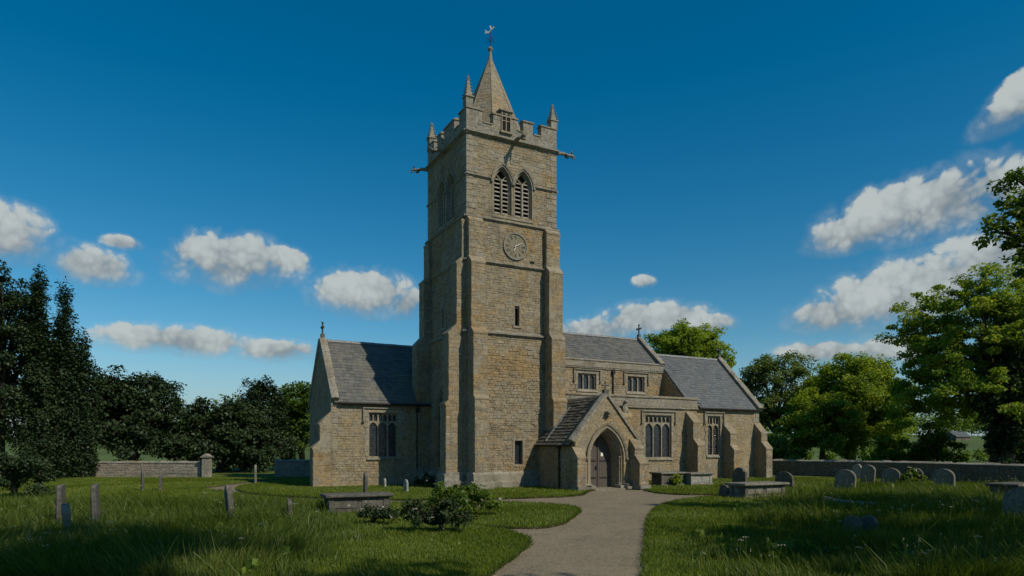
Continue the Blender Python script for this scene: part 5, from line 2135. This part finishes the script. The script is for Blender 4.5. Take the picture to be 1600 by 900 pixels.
G('dark upright gravestone in front of the wing window', -6.45, 29.9, 0.50, .98, -69, (0, 2), .13, 'point', 'grave_dark', 21)
G('tiny pale gravestone at the foot of the wing wall', -6.6, 35.2, 0.50, .45, -70, (0, -3), .1, 'round', 'grave_pale', 22)
G('tiny pale gravestone on the grass left of the tower', -4.95, 31.7, 0.50, .56, -64, (0, 3), .1, 'round', 'grave_pale', 23)
G('short gravestone in the left foreground grass beside the left chest tomb', -6.0, 18.4, 0.50, .68, -69, (3, 4), .12, 'point', 'grave_dark', 25)
G('slim dark gravestone before the pale left wall, left of two', -17.5, 32.2, 0.50, 1.08, -58, (0, 2), .12, 'point', 'grave_dark', 26)
G('slim dark gravestone before the pale left wall, right of two', -16.7, 32.3, 0.50, .84, -65, (0, -3), .12, 'round', 'grave_dark', 27)


def chest_tomb(label, x, y, yaw, L, W, H, over=.12, mat='grave_dark', topmat='grave', seed=0, endmat=None):
    root = empty('chest_tomb', (x, y, 0), R(yaw))
    tag(root, label, 'tomb', 'chest tombs in the churchyard')
    rg = random.Random(seed)
    mb = MB()
    mb.box(-L / 2 - .06, L / 2 + .06, -W / 2 - .06, W / 2 + .06, -.1, .08)
    mb.build('base', topmat, root)
    mb = MB()
    mb.box(-L / 2 + .04, L / 2 - .04, -W / 2 + .04, W / 2 - .04, .05, H)
    mb.build('chest', mat, root)
    for sx in (-1, 1):
        for sy in (-1, 1):
            mb = MB()
            x0 = sx * (L / 2 - .08)
            y0 = sy * (W / 2 - .08)
            mb.box(x0 - .09, x0 + .09, y0 - .09, y0 + .09, .08, H - .001)
            mb.build('corner_post', mat, root)
    for sx in ((-L * .24, L * .40), (L * .24, L * .40)):
        mb = MB()
        mb.box(sx[0] - sx[1] / 2, sx[0] + sx[1] / 2, -W / 2 + .015, -W / 2 + .05, .14, H - .07)
        mb.build('side_panel', endmat or mat, root)
    mb = MB()
    a, b = L / 2 + over, W / 2 + over
    t = .045
    vs = []
    for e, z in ((.04, H), (0, H + .035), (0, H + .09), (.02, H + .11)):
        vs += [(-a + e, -b + e, z), (a - e, -b + e, z), (a - e, b - e, z), (-a + e, b - e, z)]
    fs = [(3, 2, 1, 0), (12, 13, 14, 15)] + [(k * 4 + i, k * 4 + (i + 1) % 4, (k + 1) * 4 + (i + 1) % 4, (k + 1) * 4 + i) for k in range(3) for i in range(4)]
    mb.add(vs, fs)
    mb.build('ledger_slab', topmat, root)
    return root


chest_tomb('near right chest tomb with a broad grey slab, half sunk in grass', 10.2, 28.3, 26, 2.2, .9, .48, .14, 'grave_dark', 'grave', 1, 'grave')
chest_tomb('chest tomb with a thin wide slab under the aisle buttress, shade put into its dark stone, left of two joined', 8.5, 37.0, 28, 1.6, .8, .60, .10, 'grave_dark', 'grave', 2)  # shade of the west end is put into the dark stone
chest_tomb('chest tomb under the aisle buttress, sunlight put into its pale panels, right of two joined', 10.15, 37.4, 28, 1.5, .8, .56, .12, 'grave_pale', 'grave', 3, 'grave_pale')  # sunlight on the south side is put into the pale stone
chest_tomb('chest tomb in the left foreground grass with a flat dark slab', -5.0, 21.9, 26, 1.9, .8, .46, .12, 'grave_dark', 'grave_dark', 4)
chest_tomb('flat-slabbed chest tomb half out of view at the right edge, behind a big round stone', 19.3, 26.0, 28, 1.9, .9, .58, .12, 'grave_dark', 'grave_dark', 5, 'grave')
G('big thick round-topped lichened headstone at the right edge in tree shade', 13.75, 18.1, 1.15, 1.0, -58, (0, 2), .3, 'round', 'grave', 40)
# fallen cross lying in the grass
fc = empty('fallen_cross', (11.9, 23.6, .03), R(-22))
tag(fc, 'fallen stone cross lying flat in the grass right of the path', 'cross')
fc.rotation_euler = (0, R(4), R(-18))
mb = MB()
mb.box(-.75, .75, -.11, .11, 0.0, .16)
mb.build('shaft', 'grave_pale', fc)
mb = MB()
mb.box(-.62, -.42, -.34, .34, .002, .158)
mb.build('arm', 'grave_pale', fc)
mb = MB()
mb.box(-.98, -.72, -.2, .2, -.02, .22)
mb.build('base', 'grave', fc)


# ------------------------------------------------------------------ shrubs and flowers
def shrub(name, label, x, y, lobes, nl, leaf, mat, seed, flowers=0, tone0=0.0, fl=.07):
    o = tree(name, label, (x, y, 0), lobes, max(30, nl // 60), nl, leaf, .16, mat, .035, .2, seed, None, 'shrub', flat=.8, solid=.5, tone0=tone0)
    if flowers:
        rg = np.random.default_rng(seed + 500)
        L = np.array(lobes)
        k = rg.integers(0, len(L), flowers)
        d_ = rg.normal(size=(flowers, 3))
        d_[:, 2] = np.abs(d_[:, 2])
        d_[:, 1] -= .6
        d_ /= np.linalg.norm(d_, axis=1)[:, None]
        C_ = L[k, :3] + d_ * L[k, 3:] * 1.12
        n = flowers * 6
        P_ = np.repeat(C_, 6, 0) + rg.normal(size=(n, 3)) * fl * .35
        V, F = leaf_quads(P_, np.full(n, fl), rg)
        tn = np.repeat(np.stack([rg.random(n), rg.random(n)], 1), 4, 0)
        q = np_mesh('flower', V, F, tn, 'petal', o, 'stuff')
    return o


shrub('rose_bush', 'leafy rose bush with a few pale blooms on the lawn before the tower', -1.35, 20.6,
      [(-.3, 0, .45, .75, .6, .42), (.35, .1, .42, .65, .5, .38), (-.55, .1, .75, .45, .4, .28), (.1, 0, .75, .45, .4, .25), (.75, 0, .25, .35, .3, .22), (-.9, 0, .3, .4, .4, .28)], 5200, .085, 'leaf', 61, 4)
shrub('rose_bush', 'darker straggling bush at the lawn corner left of the path', -1.75, 16.6,
      [(-.2, 0, .35, .6, .5, .36), (.35, 0, .28, .5, .45, .3), (-.6, .1, .5, .4, .4, .3), (.1, 0, .6, .35, .3, .22)], 3600, .075, 'leaf_dark', 62, 2, .2)
shrub('dock_plant', 'bright green leafy plant growing against the left of the two joined chest tombs', 8.75, 36.35,
      [(0, 0, .28, .32, .22, .28), (.1, 0, .5, .18, .15, .16)], 700, .13, 'leaf_fresh', 63, 0, .1)
shrub('lavender_shrub', 'dark shrub growing at the foot of the tower west face', -4.1, 34.6,
      [(0, 0, .35, .6, .5, .4), (-.5, .2, .3, .5, .4, .35)], 1800, .1, 'leaf_dark', 64, 10, .2)
shrub('bramble_clump', 'weedy clump between the pair of headstones by the wall', 21.7, 37.2,
      [(0, 0, .35, .55, .4, .4), (.5, -.2, .3, .45, .35, .35), (.1, 0, .7, .3, .3, .25)], 1500, .11, 'leaf', 65, 8)
shrub('rose_bush', 'straggling shrub in the left foreground right of the left chest tomb', -3.7, 18.3,
      [(0, 0, .25, .5, .4, .28), (.35, -.2, .2, .35, .3, .22)], 1800, .07, 'leaf_dark', 66, 3, .15)


# ------------------------------------------------------------------ grass
rg = np.random.default_rng(5)


def vnoise(x, y, s, seed):
    r_ = np.random.default_rng(seed)
    T = r_.random((64, 64))
    a, b = x / s, y / s
    i, j = np.floor(a).astype(int), np.floor(b).astype(int)
    fx, fy = a - i, b - j
    fx = fx * fx * (3 - 2 * fx)
    fy = fy * fy * (3 - 2 * fy)
    g_ = lambda p, q: T[p % 64, q % 64]
    return (g_(i, j) * (1 - fx) + g_(i + 1, j) * fx) * (1 - fy) + (g_(i, j + 1) * (1 - fx) + g_(i + 1, j + 1) * fx) * fy


def tallness(x, y):
    """0 on mown turf, up to 1 in the rough"""
    n = vnoise(x, y, 1.7, 1) * .6 + vnoise(x, y, .6, 2) * .4
    e_r = np.interp(y, [9, 12, 16, 20, 24, 27, 29.5, 32], [2.9, 3.6, 4.9, 6.9, 8.6, 9.8, 11.0, 40])
    right = np.clip((x - e_r) / 2.4 + (n - .5) * 1.8, 0, 1)
    right = np.where(y < 31.5, right, right * np.clip((33 - y) / 2.5, 0, 1))
    far_r = np.clip((x - 15.3) / 1.5, 0, 1) * np.clip((38.5 - y) / 3, 0, 1) * .7
    e_l = np.interp(y, [9, 12, 16, 20, 24, 26], [-1.4, -2.4, -3.2, -4.0, -6, -40])
    left = np.clip((e_l - x) / 2.4 + (n - .5) * 1.8, 0, 1)
    clear = 1 - .8 * np.exp(-(((x - 11.9) / 1.1) ** 2 + ((y - 22.9) / 1.2) ** 2)) - .7 * np.exp(-(((x - 8.0) / .9) ** 2 + ((y - 14.9) / .9) ** 2))
    return np.maximum(np.maximum(right, left), far_r) * (.55 + .45 * n) * clear


def blades(name, label, n, mode):
    # sample area seen by the camera, denser near it
    if mode == 'tall':
        y = 9.5 + (39 - 9.5) * rg.random(n) ** 1.7
        x = (rg.random(n) * 2 - 1) * (y * .80 + 1.0)
    else:
        y = 9.5 + (46 - 9.5) * rg.random(n) ** 1.45
        x = (rg.random(n) * 2 - 1) * (y * .80 + 1.0)
    t = tallness(x, y)
    keep = ~in_poly(x, y, PPn) & ~in_church(x, y, .12)
    if mode == 'tall':
        keep &= rg.random(n) < t * 1.2
        keep &= t > .12
    else:
        keep &= rg.random(n) > t * 1.1
    x, y, t = x[keep], y[keep], t[keep]
    n = len(x)
    dist = y
    if mode == 'tall':
        h = (.08 + .33 * t) * rg.uniform(.45, 1.4, n)
        h = np.where(rg.random(n) < .03, h * 1.5 + .1, h)
        w = .0055 + .00026 * dist * rg.uniform(.6, 1.3, n)
    else:
        h = rg.uniform(.03, .075, n) + .02 * vnoise(x, y, 1.2, 9)
        w = .007 + .00042 * dist
    a = rg.random(n) * 2 * np.pi
    lean = rg.uniform(.1, .75, n) * h
    la = vnoise(x, y, 2.3, 14) * 6.3 + rg.normal(size=n) * .9
    dx, dy = np.cos(la) * lean, np.sin(la) * lean
    wx, wy = np.cos(a) * w, np.sin(a) * w
    clump = vnoise(x, y, .45, 21) * .45 + vnoise(x, y, 2.6, 22) * .35 + vnoise(x, y, 7.0, 23) * .35 - .08
    tn0 = np.clip(clump * .7 + rg.random(n) * .35 - .05 + np.where(rg.random(n) < (.14 if mode == 'tall' else .06) * (vnoise(x, y, 1.1, 55) * 2) ** 2, .5, 0), 0, 1)
    if mode == 'tall':
        V = np.empty((n, 6, 3))
        V[:, 0] = np.stack([x - wx, y - wy, np.full(n, -.02)], 1)
        V[:, 1] = np.stack([x + wx, y + wy, np.full(n, -.02)], 1)
        V[:, 2] = np.stack([x + dx * .28 - wx * .8, y + dy * .28 - wy * .8, h * .55], 1)
        V[:, 3] = np.stack([x + dx * .28 + wx * .8, y + dy * .28 + wy * .8, h * .55], 1)
        V[:, 4] = np.stack([x + dx - wx * .15, y + dy - wy * .15, h], 1)
        V[:, 5] = np.stack([x + dx + wx * .15, y + dy + wy * .15, h * .985], 1)
        b = np.arange(n)[:, None] * 6
        F = np.concatenate([b + np.array([[0, 1, 3, 2]]), b + np.array([[2, 3, 5, 4]])])
        o = np_mesh(name, V.reshape(-1, 3), F, np.repeat(np.stack([tn0, rg.random(n)], 1), 6, 0), 'grassblade', None, 'stuff')
    else:
        V = np.empty((n, 3, 3))
        V[:, 0] = np.stack([x - wx, y - wy, np.full(n, -.01)], 1)
        V[:, 1] = np.stack([x + wx, y + wy, np.full(n, -.01)], 1)
        V[:, 2] = np.stack([x + dx, y + dy, h], 1)
        F = np.arange(n * 3).reshape(n, 3)
        o = np_mesh(name, V.reshape(-1, 3), F, np.repeat(np.stack([tn0, rg.random(n)], 1), 3, 0), 'lawnblade', None, 'stuff', 3)
    tag(o, label, 'grass')
    return o


blades('lawn_grass', 'short mown turf beside the gravel path', 420000, 'lawn')
blades('tall_grass', 'long uncut grass among the gravestones', 300000, 'tall')

# seed heads and cow parsley in the rough
n = 5200
y = 9.8 + 24 * rg.random(n) ** 1.5
x = (rg.random(n) * 2 - 1) * (y * .78)
t = tallness(x, y)
k = (t > .45) & ((x > 0) | (rg.random(n) < .35)) & (rg.random(n) < .6 * vnoise(x, y, 1.5, 31) ** 3 * 2) & ~in_poly(x, y, PPn) & ~in_church(x, y, .2)
x, y, t = x[k], y[k], t[k]
n = len(x)
h = (.28 + .45 * t) * rg.uniform(.7, 1.25, n)
dx, dy = rg.normal(size=n) * .09, rg.normal(size=n) * .09
w = .0035 + .0002 * y
V = np.empty((n, 4, 3))
V[:, 0] = np.stack([x - w, y, np.zeros(n)], 1)
V[:, 1] = np.stack([x + w, y, np.zeros(n)], 1)
V[:, 2] = np.stack([x + dx + w * .6, y + dy, h], 1)
V[:, 3] = np.stack([x + dx - w * .6, y + dy, h], 1)
o = np_mesh('flower_stems', V.reshape(-1, 3), np.arange(n * 4).reshape(n, 4), np.repeat(np.stack([rg.random(n) * .6 + .4, rg.random(n)], 1), 4, 0), 'grassblade', None, 'stuff')
tag(o, 'thin stems of wild flowers standing in the long grass', 'stems')
umb = rg.random(n) < .30
C_, S_ = [], []
for i in range(n):
    c = np.array([x[i] + dx[i], y[i] + dy[i], h[i]])
    if umb[i]:
        m_ = 14
        a = rg.random(m_) * 6.28
        r = .055 * np.sqrt(rg.random(m_))
        C_.append(c + np.stack([np.cos(a) * r, np.sin(a) * r, .02 - r * .25], 1))
        S_.append(np.full(m_, .020))
    else:
        m_ = 4
        C_.append(c + rg.normal(size=(m_, 3)) * np.array([.006, .006, .022]))
        S_.append(np.full(m_, .022))
P_ = np.concatenate(C_)
V, F = leaf_quads(P_, np.concatenate(S_), rg)
tn = np.repeat(np.stack([rg.random(len(P_)) * .6, rg.random(len(P_))], 1), 4, 0)
o = np_mesh('flower_heads', V, F, tn, 'petal', None, 'stuff')
tag(o, 'pale cow parsley and seed heads in the long grass', 'wild flowers')
# daisies and fallen petals on the turf
n = 900
y = 10 + 22 * rg.random(n)
x = (rg.random(n) * 2 - 1) * (y * .6)
k = ~in_poly(x, y, PPn) & ~in_church(x, y, .2) & (tallness(x, y) < .15) & (vnoise(x, y, 2.0, 44) > .55)
P_ = np.stack([x[k], y[k], np.full(k.sum(), .065)], 1)
V, F = leaf_quads(P_, np.full(len(P_), .028), rg, up=3)
o = np_mesh('daisies', V, F, np.full((len(P_) * 4, 2), .8), 'petal', None, 'stuff')
tag(o, 'scattered daisies on the mown turf', 'daisies')

# loose gravel on the path
n = 60000
y = 9.6 + 24 * rg.random(n) ** 1.6
x = rg.uniform(-7, 11, n)
k = in_poly(x, y, PPn)
x, y = x[k], y[k]
n = len(x)
r_ = rg.uniform(.006, .017, n) * (1 + y * .02)
a = rg.random(n) * 6.28
V = np.empty((n, 5, 3))
for q in range(4):
    rr = r_ * rg.uniform(.7, 1.3, n)
    V[:, q] = np.stack([x + np.cos(a + q * 1.571) * rr, y + np.sin(a + q * 1.571) * rr, np.full(n, -.058)], 1)
V[:, 4] = np.stack([x, y, -.055 + r_ * rg.uniform(.6, 1.1, n)], 1)
b = np.arange(n)[:, None] * 5
F = np.concatenate([b + np.array([[q, (q + 1) % 4, 4]]) for q in range(4)])
o = np_mesh('loose_gravel', V.reshape(-1, 3), F, np.repeat(rg.random((n, 2)), 5, 0), 'pebble', None, 'stuff', 3)
tag(o, 'loose pale gravel scattered over the path', 'gravel')
# tufts hanging over the turf edge
m_ = 30
ed = PPn
nx_ = np.roll(ed, -1, 0)
seg = nx_ - ed
ln = np.hypot(seg[:, 0], seg[:, 1])
ok = (ed[:, 1] > 9) & (ed[:, 1] < 33)
cnt = (ln * 170 * ok).astype(int)
idx = np.repeat(np.arange(len(ed)), cnt)
n = len(idx)
t_ = rg.random(n)[:, None]
P_ = ed[idx] + seg[idx] * t_ + rg.normal(size=(n, 2)) * .035
keep = rg.random(n) < .25 + .9 * vnoise(P_[:, 0], P_[:, 1], .5, 71)
P_, idx = P_[keep], idx[keep]
n = len(P_)
nrm = np.stack([-seg[idx, 1], seg[idx, 0]], 1) / ln[idx][:, None]
h = rg.uniform(.04, .13, n)
side = rg.uniform(-.2, 1.0, n) * h
w = .006 + .00035 * P_[:, 1]
a = rg.random(n) * 6.28
V = np.empty((n, 3, 3))
V[:, 0] = np.stack([P_[:, 0] - np.cos(a) * w, P_[:, 1] - np.sin(a) * w, np.full(n, -.02)], 1)
V[:, 1] = np.stack([P_[:, 0] + np.cos(a) * w, P_[:, 1] + np.sin(a) * w, np.full(n, -.02)], 1)
V[:, 2] = np.stack([P_[:, 0] + nrm[:, 0] * side + rg.normal(size=n) * .02, P_[:, 1] + nrm[:, 1] * side + rg.normal(size=n) * .02, h * .7], 1)
o = np_mesh('edge_grass', V.reshape(-1, 3), np.arange(n * 3).reshape(n, 3), np.repeat(np.stack([rg.random(n), rg.random(n)], 1), 3, 0), 'grassblade', None, 'stuff', 3)
tag(o, 'ragged grass tufts along the path edges', 'grass')

# broad-leaved weeds (dock, plantain, nettle) among the long grass
n = 700
y = 10 + 24 * rg.random(n) ** 1.4
x = (rg.random(n) * 2 - 1) * (y * .8)
k = (tallness(x, y) > .25) & ~in_poly(x, y, PPn) & ~in_church(x, y, .2) & (vnoise(x, y, 2.2, 88) > .5)
x, y = x[k], y[k]
m_ = 16
n = len(x)
a = rg.random((n, m_)) * 6.28
rr = rg.uniform(.03, .20, (n, m_))
hh = rg.uniform(.05, .34, (n, m_)) * rg.uniform(.5, 1.2, n)[:, None]
P_ = np.stack([x[:, None] + np.cos(a) * rr, y[:, None] + np.sin(a) * rr, hh], 2).reshape(-1, 3)
V, F = leaf_quads(P_, rg.uniform(.07, .19, len(P_)), rg, up=.3, droop=.3)
tn = np.repeat(np.stack([np.repeat(rg.random(n), m_) * .6 + rg.random(len(P_)) * .3, rg.random(len(P_))], 1), 4, 0)
o = np_mesh('broadleaf_weeds', V, F, tn, 'leaf', None, 'stuff')
tag(o, 'broad-leaved weeds scattered through the long grass', 'weeds')
